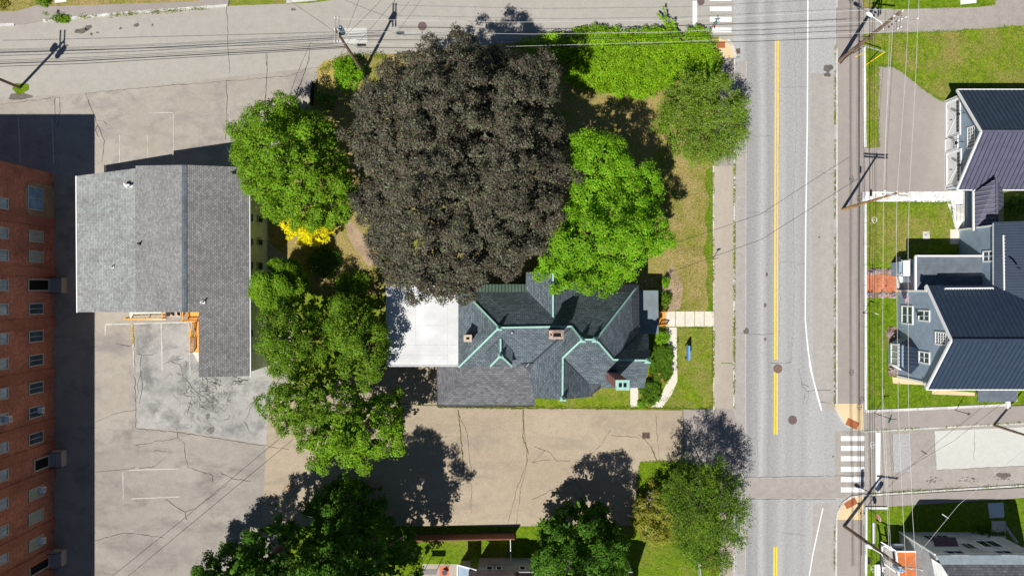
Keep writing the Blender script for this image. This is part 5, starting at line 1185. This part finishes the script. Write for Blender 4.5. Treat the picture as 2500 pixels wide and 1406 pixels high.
def crown_points(outline, zmid, ztop, zlow, br, cpb, lpc, cr, flat=.75, power=2.2, lump=1.0, spread=1.0, rim=True, sparse=0, gap=2.0, wav=.06, core=1.0):
    pts = np.array([(P(x, y, zmid).x, P(x, y, zmid).y) for x, y in outline]); cx, cy = pts.mean(0)
    ang = np.arctan2(pts[:, 1]-cy, pts[:, 0]-cx); rad = np.hypot(pts[:, 0]-cx, pts[:, 1]-cy); o = np.argsort(ang); ang = ang[o]; rad = rad[o]
    A = np.concatenate([ang-2*np.pi, ang, ang+2*np.pi]); RR = np.concatenate([rad, rad, rad]); ph = RN.uniform(0, 6.28, 6)
    prof = lambda t: np.interp(t, A, RR)*(1+wav*(math.sin(7*t+ph[0])*.5+math.sin(12*t+ph[1])*.6+math.sin(19*t+ph[2])*.5))
    prof_v = lambda t: np.array([prof(x) for x in t])-br*.8
    K = RN.normal(size=(7, 2))*1.0; KP = RN.uniform(0, 6.28, 7); hf = lambda x, y: sum(math.sin(K[i, 0]*x+K[i, 1]*y+KP[i]) for i in range(7))*.42
    B = []; sp = br*gap; rm = rad.max()
    j = 0; y = -rm
    while y <= rm:
        x = -rm+(sp/2 if j % 2 else 0)
        while x <= rm:
            xx = x+RN.normal()*sp*.2; yy = y+RN.normal()*sp*.2; r = math.hypot(xx, yy); R_ = max(prof(math.atan2(yy, xx))-br*.85, .3)
            if r < R_:
                q = r/R_; z = zmid+(ztop-br*.5-zmid)*(1-q**power)+RN.normal()*min(.6, ztop*.05)+hf(cx+xx, cy+yy)*lump*.9
                if RN.random() >= sparse: B.append((cx+xx, cy+yy, z, br*RN.uniform(.75, 1.2)))
            x += sp
        y += sp*.87; j += 1
    if rim:
        for k in range(int(2*np.pi*rad.mean()/(sp*.8))):
            t = RN.uniform(-np.pi, np.pi); q = RN.uniform(.80, 1.0); R_ = (prof(t)-br*.75)*q; z = RN.uniform(zlow, zmid) if k % 2 else zmid+RN.normal()*.7
            B.append((cx+R_*math.cos(t), cy+R_*math.sin(t), z, br*RN.uniform(.55, 1.0)))
    B = np.array(B); C = []; D = []
    for bx, by, bz, r in B:
        m = int(cpb*(r/br)**2); out = np.array([bx-cx, by-cy, 0]); L = np.linalg.norm(out); out = out/(L+1e-6)*min(1, L/(rad.mean()))*.55
        dd = RN.normal(size=(m, 3)); dd[:, 2] = np.abs(dd[:, 2])*.9+.1; dd = dd*spread+out; dd /= np.linalg.norm(dd, axis=1, keepdims=True)
        rr = r*RN.uniform(.82, 1.06, (m, 1)); c = np.array([bx, by, bz])+dd*rr*np.array([1, 1, flat]); C.append(c); D.append(dd)
    C = np.vstack(C); D = np.vstack(D)
    if core:      # inner foliage that closes the crown
        m = int(core*rad.mean()**2*11)+6; t = RN.uniform(-np.pi, np.pi, m); q = np.sqrt(RN.uniform(0, 1, m))*.96; rr = prof_v(t)*q
        zz = np.maximum(zlow, zmid+(ztop-zmid)*(1-q**power)-RN.uniform(1.0, 2.6, m)*min(2.0, ztop*.16)-.2)
        C = np.vstack([C, np.stack([cx+rr*np.cos(t), cy+rr*np.sin(t), zz], 1)]); dd = RN.normal(size=(m, 3))*.3; dd[:, 2] += .8; D = np.vstack([D, dd/np.linalg.norm(dd, axis=1, keepdims=True)])
    global SZ
    SZ = np.ones(len(C)*lpc)
    if core: SZ[-m*lpc:] = 2.1
    pos = np.repeat(C, lpc, 0)+RN.normal(size=(len(C)*lpc, 3))*cr*.72*np.array([1, 1, .7]); dr = np.repeat(D, lpc, 0)
    return pos, dr, (cx, cy), B
def trunk(par, cx, cy, B, ztop, r0=.35, mat='bark', limbs=9):
    base = Vector((cx, cy, 0)); top = Vector((cx, cy, ztop*.62)); mb = MB(); mb.tube([base, base+Vector((.05, .02, ztop*.2)), base.lerp(top, .7), top], [r0*1.35, r0, r0*.7, r0*.4], 12)
    idx = RN.choice(len(B), min(limbs, len(B)), replace=False)
    for i in idx:
        e = Vector(B[i][:3]); s = Vector((cx, cy, ztop*RN.uniform(.25, .5))); m = s.lerp(e, .5)+Vector((0, 0, .3)); mb.tube([s, m, e], [r0*.45, r0*.25, .04], 7)
    mb.build('trunk', mat, par)
def tree(name, lab, outline, zmid, ztop, zlow, mat, br=1.2, cpb=30, lpc=10, cr=.32, size=.26, cat='tree', tr=.3, nj=.33, upb=.45, axis=False, aspect=.62, group=None, **k):
    pos, dr, (cx, cy), B = crown_points(outline, zmid, ztop, zlow, br, cpb, lpc, cr, **k)
    t = thing(name, lab, cat, (cx, cy, 0), group); n = dr+np.array([0, 0, upb])+RN.normal(size=dr.shape)*nj; n /= np.linalg.norm(n, axis=1, keepdims=True)
    leaves_mesh('crown', pos, n, size*SZ, mat, t, aspect, axis=dr+np.array([0, 0, .15]) if axis else None)
    trunk(t, cx, cy, B, ztop, tr); return t
def ell(cx, cy, rx, ry, n=16, jag=.07):
    return [(cx+rx*math.cos(2*math.pi*i/n)*(1+R.uniform(-jag, jag)), cy-ry*math.sin(2*math.pi*i/n)*(1+R.uniform(-jag, jag))) for i in range(n)]
# the great copper beech
BE = [(860, 260), (874, 210), (905, 150), (975, 122), (1040, 122), (1052, 88), (1090, 100), (1130, 75), (1165, 98), (1245, 98), (1262, 140), (1330, 150), (1385, 160), (1392, 200), (1350, 260), (1385, 330), (1400, 400), (1400, 470), (1390, 540), (1345, 590), (1310, 650), (1280, 680), (1215, 690), (1155, 745), (1105, 750), (1060, 715), (1000, 755), (950, 735), (940, 680), (895, 640), (888, 590), (868, 530), (856, 460), (860, 400), (848, 330)]
tree('copper_beech', 'huge dark copper beech with purplish brown leaves in the centre', BE, 12, 20, 5, 'beech', br=.64, cpb=34, lpc=10, cr=.24, size=.215, tr=.65, nj=.42, upb=.3, core=1.9, lump=1.9, power=2.4, flat=.8)
MA = [(1392, 310), (1420, 293), (1465, 295), (1500, 325), (1530, 340), (1545, 385), (1595, 395), (1612, 440), (1625, 520), (1638, 580), (1628, 625), (1575, 660), (1520, 690), (1530, 708), (1440, 738), (1398, 705), (1345, 700), (1298, 690), (1308, 640), (1320, 590), (1380, 560), (1392, 480), (1400, 400)]
tree('maple_tree', 'bright yellow-green maple leaning over the slate roofs', MA, 11, 17, 4, 'lime', br=.72, cpb=34, lpc=10, cr=.24, size=.22, tr=.4, lump=1.3, power=2.0)
tree('maple_tree', 'round green maple left of the dark beech above the yellow leaves', [(557, 320), (575, 285), (620, 262), (680, 238), (735, 240), (775, 265), (822, 290), (832, 340), (845, 400), (860, 480), (858, 540), (800, 560), (740, 565), (690, 548), (640, 520), (600, 490), (590, 430), (562, 385)], 7, 13.5, 3, 'mid', br=.72, cpb=34, lpc=10, cr=.24, size=.22, tr=.38, lump=1.1)
tree('golden_tree', 'low tree with vivid golden yellow leaves under the round green maple', [(684, 545), (700, 535), (760, 540), (800, 535), (822, 570), (790, 590), (745, 600), (715, 592), (690, 572)], 3.2, 5.0, 1.5, 'gold', br=.5, cpb=22, lpc=8, cr=.16, size=.2, tr=.1, lump=.5)
G = 'trees in the row beside the pale green wall'
tree('maple_tree', 'small darker green tree at the top of the row by the green wall', [(630, 700), (645, 655), (690, 635), (735, 660), (745, 720), (720, 765), (660, 765)], 5.5, 9, 2.5, 'mid', br=.72, cpb=348, lpc=9, cr=.24, size=.2, tr=.2, lump=.8, group=G)
tree('maple_tree', 'broad olive green maple touching the end of the pale green wall', [(642, 800), (660, 765), (720, 745), (790, 770), (830, 820), (810, 870), (745, 905), (690, 925), (655, 900), (642, 860)], 8, 13.5, 3, 'olive', br=.72, cpb=34, lpc=10, cr=.23, size=.2, tr=.33, lump=.9, group=G)
tree('maple_tree', 'upright green maple beside the white flat roof', [(800, 745), (820, 720), (870, 725), (915, 755), (938, 810), (942, 880), (915, 945), (875, 965), (845, 900), (815, 850), (800, 800)], 9.5, 14.5, 3, 'olive', br=.72, cpb=34, lpc=10, cr=.23, size=.2, tr=.33, lump=1.0, group=G)
tree('maple_tree', 'olive green maple overhanging the cracked grey asphalt', [(640, 945), (660, 905), (720, 900), (790, 915), (850, 940), (890, 985), (880, 1035), (800, 1045), (720, 1050), (695, 1065), (655, 1030)], 8, 13, 3, 'olive', br=.72, cpb=34, lpc=10, cr=.22, size=.2, tr=.3, lump=.9, group=G)
tree('maple_tree', 'brighter green maple at the bottom of the row over the tan lot', [(712, 1090), (740, 1050), (810, 1030), (870, 1010), (920, 965), (965, 975), (985, 1030), (988, 1085), (940, 1110), (900, 1150), (850, 1130), (790, 1135), (735, 1120)], 8.5, 14, 3, 'mid', br=.72, cpb=34, lpc=10, cr=.24, size=.23, tr=.35, lump=1.2, group=G)
G = 'tall dark maples along the bottom edge'
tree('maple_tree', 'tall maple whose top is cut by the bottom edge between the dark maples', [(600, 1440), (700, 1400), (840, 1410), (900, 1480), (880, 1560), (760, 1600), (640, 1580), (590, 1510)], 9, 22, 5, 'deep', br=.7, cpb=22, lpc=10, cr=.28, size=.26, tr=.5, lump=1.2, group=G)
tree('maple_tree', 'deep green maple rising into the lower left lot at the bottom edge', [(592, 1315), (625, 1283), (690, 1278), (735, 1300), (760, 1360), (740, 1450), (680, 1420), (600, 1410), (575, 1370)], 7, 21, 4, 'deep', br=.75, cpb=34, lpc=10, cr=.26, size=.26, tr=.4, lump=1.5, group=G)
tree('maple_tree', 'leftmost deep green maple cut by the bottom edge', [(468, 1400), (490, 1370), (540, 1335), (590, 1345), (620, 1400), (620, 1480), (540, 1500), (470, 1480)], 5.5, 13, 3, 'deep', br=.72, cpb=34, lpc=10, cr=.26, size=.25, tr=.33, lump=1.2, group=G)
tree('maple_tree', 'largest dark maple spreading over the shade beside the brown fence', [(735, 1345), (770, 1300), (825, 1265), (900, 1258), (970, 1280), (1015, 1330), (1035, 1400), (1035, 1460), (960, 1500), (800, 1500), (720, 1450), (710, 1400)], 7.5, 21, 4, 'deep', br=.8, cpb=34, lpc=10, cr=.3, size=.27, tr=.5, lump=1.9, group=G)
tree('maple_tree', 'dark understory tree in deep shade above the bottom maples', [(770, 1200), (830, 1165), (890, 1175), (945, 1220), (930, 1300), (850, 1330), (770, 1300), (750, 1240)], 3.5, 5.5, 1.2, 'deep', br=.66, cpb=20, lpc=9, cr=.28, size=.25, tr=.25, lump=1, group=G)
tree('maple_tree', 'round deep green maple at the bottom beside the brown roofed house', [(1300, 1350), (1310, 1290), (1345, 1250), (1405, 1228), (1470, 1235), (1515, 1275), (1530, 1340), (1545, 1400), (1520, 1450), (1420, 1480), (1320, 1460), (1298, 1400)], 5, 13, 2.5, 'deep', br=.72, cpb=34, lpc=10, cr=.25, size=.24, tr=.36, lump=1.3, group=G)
# feathery trees: leaves strung along outward twigs
def feathery(lab, outline, zmid, ztop, zlow, mat, ntw=900, tl=1.5, lpt=22, size=.2, tr=.22, name='willow_tree', dens=1):
    pos, dr, (cx, cy), B = crown_points(outline, zmid, ztop, zlow, .9, int(10*dens), 1, .1, flat=.8, power=1.7, lump=.8, core=.8, gap=1.35)
    t = thing(name, lab, 'tree', (cx, cy, 0)); n = len(pos); d_ = dr.copy(); d_[:, :2] += (pos[:, :2]-np.array([cx, cy]))*.11; d_[:, 2] = d_[:, 2]*.45+.1; d_ += RN.normal(size=d_.shape)*.22
    d_ /= np.linalg.norm(d_, axis=1, keepdims=True); f = RN.uniform(-.75, .45, (n, lpt, 1)); L = RN.uniform(.5, 1.1, (n, 1, 1))*tl
    p = pos[:, None, :]+d_[:, None, :]*f*L+RN.normal(size=(n, lpt, 3))*.11; p[:, :, 2] -= (np.maximum(f[:, :, 0], 0)**2)*.9
    p = p.reshape(-1, 3); ax = np.repeat(d_, lpt, 0)+RN.normal(size=(n*lpt, 3))*.55; nn = np.array([0, 0, .9])+RN.normal(size=(n*lpt, 3))*.55; nn /= np.linalg.norm(nn, axis=1, keepdims=True)
    leaves_mesh('crown', p, nn, size, mat, t, .38, axis=ax)
    tw = MB()
    for i in RN.choice(n, min(n, 260), replace=False): a = pos[i]-d_[i]*tl*.8; b = pos[i]+d_[i]*tl*.3; tw.tube([a, b], [.02, .008], 4)
    tw.build('twigs', 'bark', t); trunk(t, cx, cy, B, ztop, tr, limbs=12); return t
feathery('feathery olive green tree overhanging the road at the upper right', [(1602, 260), (1620, 205), (1670, 190), (1730, 180), (1790, 205), (1830, 240), (1842, 290), (1820, 345), (1780, 395), (1740, 400), (1700, 415), (1665, 375), (1625, 350), (1605, 310)], 5.5, 9.5, 2.2, 'feather', dens=2.0)
feathery('feathery dark green tree overhanging the road at the lower right of the tan lot', [(1640, 1150), (1690, 1115), (1750, 1120), (1800, 1150), (1828, 1200), (1830, 1260), (1815, 1320), (1785, 1355), (1730, 1380), (1680, 1375), (1635, 1330), (1625, 1260), (1630, 1200)], 6.5, 11, 2.2, 'feather2', dens=1.7, size=.2)
def shrub(name, lab, outline, h, mat, br=.3, cpb=16, lpc=6, cr=.1, size=.13, cat='shrub', group=None, power=3, zmid=None, kind=None, aspect=.62, lump=.2):
    pos, dr, (cx, cy), B = crown_points(outline, zmid if zmid is not None else h*.45, h, .1, br, cpb, lpc, cr, power=power, lump=lump, gap=1.35)
    pos[:, 2] = np.maximum(pos[:, 2], .06); t = thing(name, lab, cat, (cx, cy, 0), group); n = dr+RN.normal(size=dr.shape)*.5+np.array([0, 0, .5]); n /= np.linalg.norm(n, axis=1, keepdims=True)
    leaves_mesh('foliage', pos, n, size, mat, t, aspect); mb = MB()
    for k in range(3): mb.tube([(cx+.1*k-.1, cy, 0), (cx+.3*(k-1), cy+.1, h*.6)], [.05, .02], 6)
    mb.build('stem', 'bark', t); return t
tree('yellow_shrub_tree', 'yellow green shrubby tree between bare branches and the dark feathery tree', [(1540, 1295), (1555, 1235), (1590, 1195), (1650, 1180), (1690, 1220), (1680, 1290), (1630, 1320), (1570, 1320)], 2.4, 4.4, .6, 'ygreen', br=.5, cpb=20, lpc=9, cr=.22, size=.2, tr=.1, lump=.6)
shrub('round_bush', 'bright green round bush beside the weathered transformer pole', ell(850, 180, 38, 38), 2.6, 'lime', .45, 20, 7, .14, .19)
shrub('round_bush', 'small bright green bush at the shaded corner of the house', ell(1623, 690, 9, 13), 1.2, 'lime', .2)
shrub('round_bush', 'round yellow green bush beside the flat porch roof', ell(1625, 731, 14, 21), 1.3, 'olive', .25)
shrub('round_bush', 'light green bush just below the porch roof', ell(1614, 823, 21, 16), 1.2, 'lime', .25)
shrub('clipped_hedge', 'dark clipped hedge block between house and curved path', rect(1588, 845, 1636, 888)+[(1636, 925), (1600, 930), (1586, 905)], 1.1, 'hedge', .22, 20, 7, .09, .11, power=8, lump=.08)
shrub('flower_clump', 'orange flowering clump beside the curved path', ell(1605, 916, 20, 10), .6, 'flower', .16, 10, 5, .08, .11, 'flowers')
shrub('round_bush', 'yellow green plants at the bend of the curved path', ell(1622, 926, 12, 7), .6, 'ygreen', .14, 10, 5, .08, .11)
shrub('round_bush', 'large dark round bush inside the curve of the path', ell(1587, 957, 28, 31), 1.3, 'hedge', .26, 20, 7, .1, .11, power=5, lump=.1)
shrub('round_bush', 'tiny green bush at the foot of the straight path', ell(1564, 987, 7, 8), .5, 'lime', .13)
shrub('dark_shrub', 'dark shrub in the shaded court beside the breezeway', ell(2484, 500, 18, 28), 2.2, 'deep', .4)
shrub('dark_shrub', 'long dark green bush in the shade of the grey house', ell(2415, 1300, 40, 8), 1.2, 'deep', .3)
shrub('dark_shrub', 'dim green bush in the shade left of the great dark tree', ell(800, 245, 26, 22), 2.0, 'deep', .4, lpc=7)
shrub('kerb_bush', 'low green bush growing on the kerb at the top left', ell(150, 46, 24, 8), .5, 'mid', .2, 12, 5, .1, .13)
shrub('kerb_bush', 'green shrub at the top left edge beside the pale slab', ell(108, 5, 18, 12), .8, 'mid', .25, 12, 5, .1, .14)
shrub('kerb_bush', 'flowering shrub in the very top left corner', ell(5, 10, 16, 16), .7, 'ygreen', .22, 12, 5, .1, .14)
for k, (x, y, l) in enumerate(((2141, 663, 'purple flowers in the bed above the brick path'), (2126, 664, 'plants at the left end of the bed above the brick path'), (2172, 664, 'dark clump at the right end of the bed above the brick path'), (2122, 720, 'plants at the left end of the bed below the brick path'), (2154, 720, 'pink flowers in the middle of the bed below the brick path'), (2180, 720, 'pale flowers at the right end of the bed below the brick path'), (2171, 815, 'pink flower clump above the bay window'), (2176, 903, 'dry plants in the small bed below the bay window'))):
    shrub('flower_clump', l, ell(x, y, 8, 6), .45, 'petal', .12, 9, 4, .06, .1, 'flowers', group='flower clumps around the blue house')
shrub('dark_shrub', 'dark green brush in the shade below the corner of the tan lot', [(1640, 1150), (1660, 1135), (1700, 1150), (1690, 1200), (1640, 1200), (1620, 1175)], 1.8, 'feather2', .4, 18, 6, .14, .18)
shrub('dark_shrub', 'yellowish low brush at the foot of the picket panel', ell(1735, 1375, 22, 26), 1.4, 'ygreen', .3, 14, 6, .12, .16)
shrub('dark_shrub', 'low brush added to darken the ground between golden tree and garden path', ell(790, 640, 45, 40), 1.2, 'deep', .35, 8, 6, .18, .18)  # brush added to deepen the shade on the ground here
shrub('dark_shrub', 'undergrowth added to darken the ground above the row of maples near the white roof', ell(860, 690, 50, 26), 1.3, 'mid', .35, 9, 6, .18, .18)  # undergrowth put in so this shaded ground turns darker
# vine thicket, weeds
pos, dr, c_, B = crown_points([(1262, 110), (1300, 95), (1370, 85), (1420, 75), (1520, 82), (1590, 72), (1650, 76), (1740, 80), (1752, 110), (1758, 150), (1765, 200), (1700, 205), (1640, 215), (1560, 240), (1500, 228), (1440, 225), (1390, 200), (1380, 150), (1330, 150)], 1.0, 1.7, .1, .5, 20, 5, .18, power=7, lump=.16, spread=1.3, gap=1.35)
n = dr*.5+RN.normal(size=dr.shape)*.45+np.array([0, 0, .7]); n /= np.linalg.norm(n, axis=1, keepdims=True); pos[:, 2] = np.maximum(pos[:, 2], .08)
leaves_mesh('vine_thicket', pos, n, .21, 'vine', None, .7, label='sprawling bright green vine thicket at the street corner', cat='vines', kind='stuff')
t = thing('vine_shoot', 'tall leafy vine shoot reaching up over the street from the thicket', 'vine', P(1640, 76, 0))
pts = []; mb = MB()
for (x0, y0, z0), (x1, y1, z1) in (((1640, 80, 1), (1618, 16, 2.6)), ((1632, 60, 1.5), (1603, 32, 2.2)), ((1640, 65, 1.5), (1645, 50, 2.3)), ((1645, 85, 1), (1622, 55, 1.8)), ((1650, 88, 1), (1648, 62, 1.8))):
    a = P(x0, y0, z0); b = P(x1, y1, z1); mb.tube([a, b], [.03, .01], 5)
    for k in range(85): q = RN.random(); pts.append(np.array(a.lerp(b, q))+RN.normal(size=3)*.2*(1.15-q))
pts = np.array(pts); nn = RN.normal(size=pts.shape)*.5+np.array([0, 0, .8]); nn /= np.linalg.norm(nn, axis=1, keepdims=True); leaves_mesh('foliage', pts, nn, .24, 'vine', t, .7); mb.build('stem', 'bark', t)
def weeds(lab, line, n, w, h=.25, size=.13, mat='weed', nm='kerb_weeds'):
    P3 = [P(x, y, .1) for x, y in line]; L = [(b-a).length for a, b in zip(P3, P3[1:])]; pts = []
    for k in range(n):
        i = R.choices(range(len(L)), L)[0]; p = P3[i].lerp(P3[i+1], R.random()); g = math.sin(p.x*1.3+p.y*1.7)+math.sin(p.x*.4-p.y*.6)
        if g < R.uniform(-1.6, 1): continue
        for j in range(5): pts.append((p.x+R.gauss(0, w), p.y+R.gauss(0, w), .05+R.random()*h))
    pts = np.array(pts); nn = RN.normal(size=pts.shape)*.5+np.array([0, 0, .8]); nn /= np.linalg.norm(nn, axis=1, keepdims=True)
    leaves_mesh(nm, pts, nn, size, mat, None, .5, label=lab, cat='weeds', kind='stuff')
weeds('weeds sprouting along the top left kerb', [(110, 50), (300, 36), (557, 17)], 420, .12, .3)
weeds('weeds in the kerb joint beside the left sidewalk', [(1793, 400), (1792, 1000)], 900, .07, .15, .12)
weeds('weeds between dry lawn and the left sidewalk', [(1741, 420), (1741, 1000)], 500, .07, .15, .11)
weeds('weeds along the kerb of the right sidewalk', [(2039, 100), (2038, 990)], 700, .06, .15, .12)
weeds('weeds along the edge of the tan lot', [(1070, 995), (1300, 998), (1740, 999)], 260, .07, .15, .1)
weeds('weeds along the side street kerbs', [(2115, 1052), (2300, 1043), (2430, 1036), (2500, 1030)], 220, .1, .2, .12)
weeds('weeds along the lower kerb of the side street', [(2120, 1205), (2300, 1195), (2500, 1184)], 220, .1, .2, .12)
weeds('weeds lining the tan kerb corner', [(2036, 985), (2050, 1020), (2085, 1050), (2112, 1052)], 90, .05, .12, .09)
weeds('weeds lining the lower tan kerb corner', [(2080, 1212), (2050, 1235), (2038, 1290), (2037, 1406)], 150, .06, .12, .09)
weeds('grass fringe at the foot of the transformer pole', [(780, 175), (830, 145), (900, 135), (940, 140)], 300, .25, .3, .15)
for lab, ln, n_, z_ in (('ragged grass along the edges of the lower lawn', [(1265, 1284), (1548, 1285), (1562, 1127), (1670, 1128)], 420, 0), ('ragged grass along the edges of the house lawn', [(1306, 994), (1740, 995), (1742, 800), (1656, 800), (1652, 900)], 520, 0),
    ('ragged grass around the garage driveway', [(2145, 360), (2145, 163), (2180, 163), (2205, 178), (2250, 215), (2285, 240), (2308, 249)], 420, .06), ('ragged grass along the top right driveway', [(2142, 84), (2330, 76), (2500, 62)], 320, .06), ('ragged grass beside the gravel strip', [(2112, 495), (2320, 495), (2330, 560)], 300, .06), ('ragged grass along the upper lawn edge', [(2142, 22), (2300, 20), (2430, 12)], 220, .06)):
    weeds(lab, ln, n_, .1, .12+z_, .13, 'ygreen2', 'grass_edge')
def scatter(lab, poly, n, mat, size=.13, z=.05):
    xs = [p[0] for p in poly]; ys = [p[1] for p in poly]; pts = []
    while len(pts) < n:
        x = R.uniform(min(xs), max(xs)); y = R.uniform(min(ys), max(ys)); ins = False; j = len(poly)-1
        for i in range(len(poly)):
            if (poly[i][1] > y) != (poly[j][1] > y) and x < (poly[j][0]-poly[i][0])*(y-poly[i][1])/(poly[j][1]-poly[i][1])+poly[i][0]: ins = not ins
            j = i
        if not ins: continue
        if math.sin(x*.09+y*.05)+math.sin(x*.031-y*.083)+math.sin(y*.17-x*.02) < R.uniform(-2.2, 1.6): continue
        p = P(x, y, z); pts.append((p.x, p.y, z+R.random()*.08))
    pts = np.array(pts); nn = RN.normal(size=pts.shape)*.4+np.array([0, 0, .8]); nn /= np.linalg.norm(nn, axis=1, keepdims=True)
    leaves_mesh('grass_tufts', pts, nn, size, mat, None, .4, label=lab, cat='grass', kind='stuff')
LD = [(1600, 420), (1738, 410), (1738, 756), (1660, 756), (1610, 690), (1640, 600)]
scatter('dry straw coloured grass on the lawn beside the road', LD, 2600, 'strawleaf'); scatter('green grass tufts on the dry lawn beside the road', LD, 1300, 'ygreen2')
scatter('grass tufts on the house lawn with the blue sign', [(1655, 802), (1738, 802), (1738, 990), (1600, 992), (1655, 930)], 1300, 'strawleaf')
scatter('pale grass tufts on the top right lawn', [(2180, 90), (2500, 68), (2500, 205), (2310, 215), (2290, 238), (2215, 180)], 2600, 'strawleaf', z=.13)
scatter('green grass tufts on the top right lawn', [(2150, 90), (2500, 68), (2500, 205), (2310, 215), (2290, 238), (2185, 160)], 1800, 'ygreen2', z=.13)
scatter('pale grass tufts on the small lawn by the blue house', [(2116, 500), (2315, 500), (2318, 590), (2190, 600), (2185, 650), (2116, 650)], 1000, 'strawleaf', z=.13)
scatter('grass tufts on the lower lawn under the feathery tree', [(1565, 1290), (1700, 1290), (1700, 1405), (1565, 1405)], 900, 'strawleaf')
scatter('grass tufts on the lawn below the blue house', [(2116, 735), (2160, 735), (2170, 925), (2270, 960), (2380, 970), (2380, 985), (2116, 998)], 1100, 'ygreen2', z=.13)
# bare dead branches
t = thing('dead_tree', 'bleached bare branches of a dead tree above the yellow green shrub', 'tree', P(1610, 1262, 0)); mb = MB(); rt = P(1608, 1260, 0); rt2 = P(1612, 1250, 2.0); mb.tube([rt, rt2], [.12, .08], 7)
def br_(a, d_, L, r, k):
    b = a+d_*L; mb.tube([a, a.lerp(b, .5)+Vector((RN.normal()*.05*L, RN.normal()*.05*L, 0)), b], [r, r*.8, r*.55], 5)
    if k: 
        for j in range(3): dd = (d_+Vector(RN.normal(size=3))*.42).normalized(); br_(a.lerp(b, RN.uniform(.4, 1)), dd, L*RN.uniform(.5, .8), r*.6, k-1)
for dd in ((-1, .5, .25), (-.5, 1, .4), (-1, .05, .2), (-.8, -.1, .3), (.3, .8, .5), (.7, -.3, .4)): br_(rt2, Vector(dd).normalized(), 1.5, .06, 3)
mb.build('branches', 'deadwood', t)
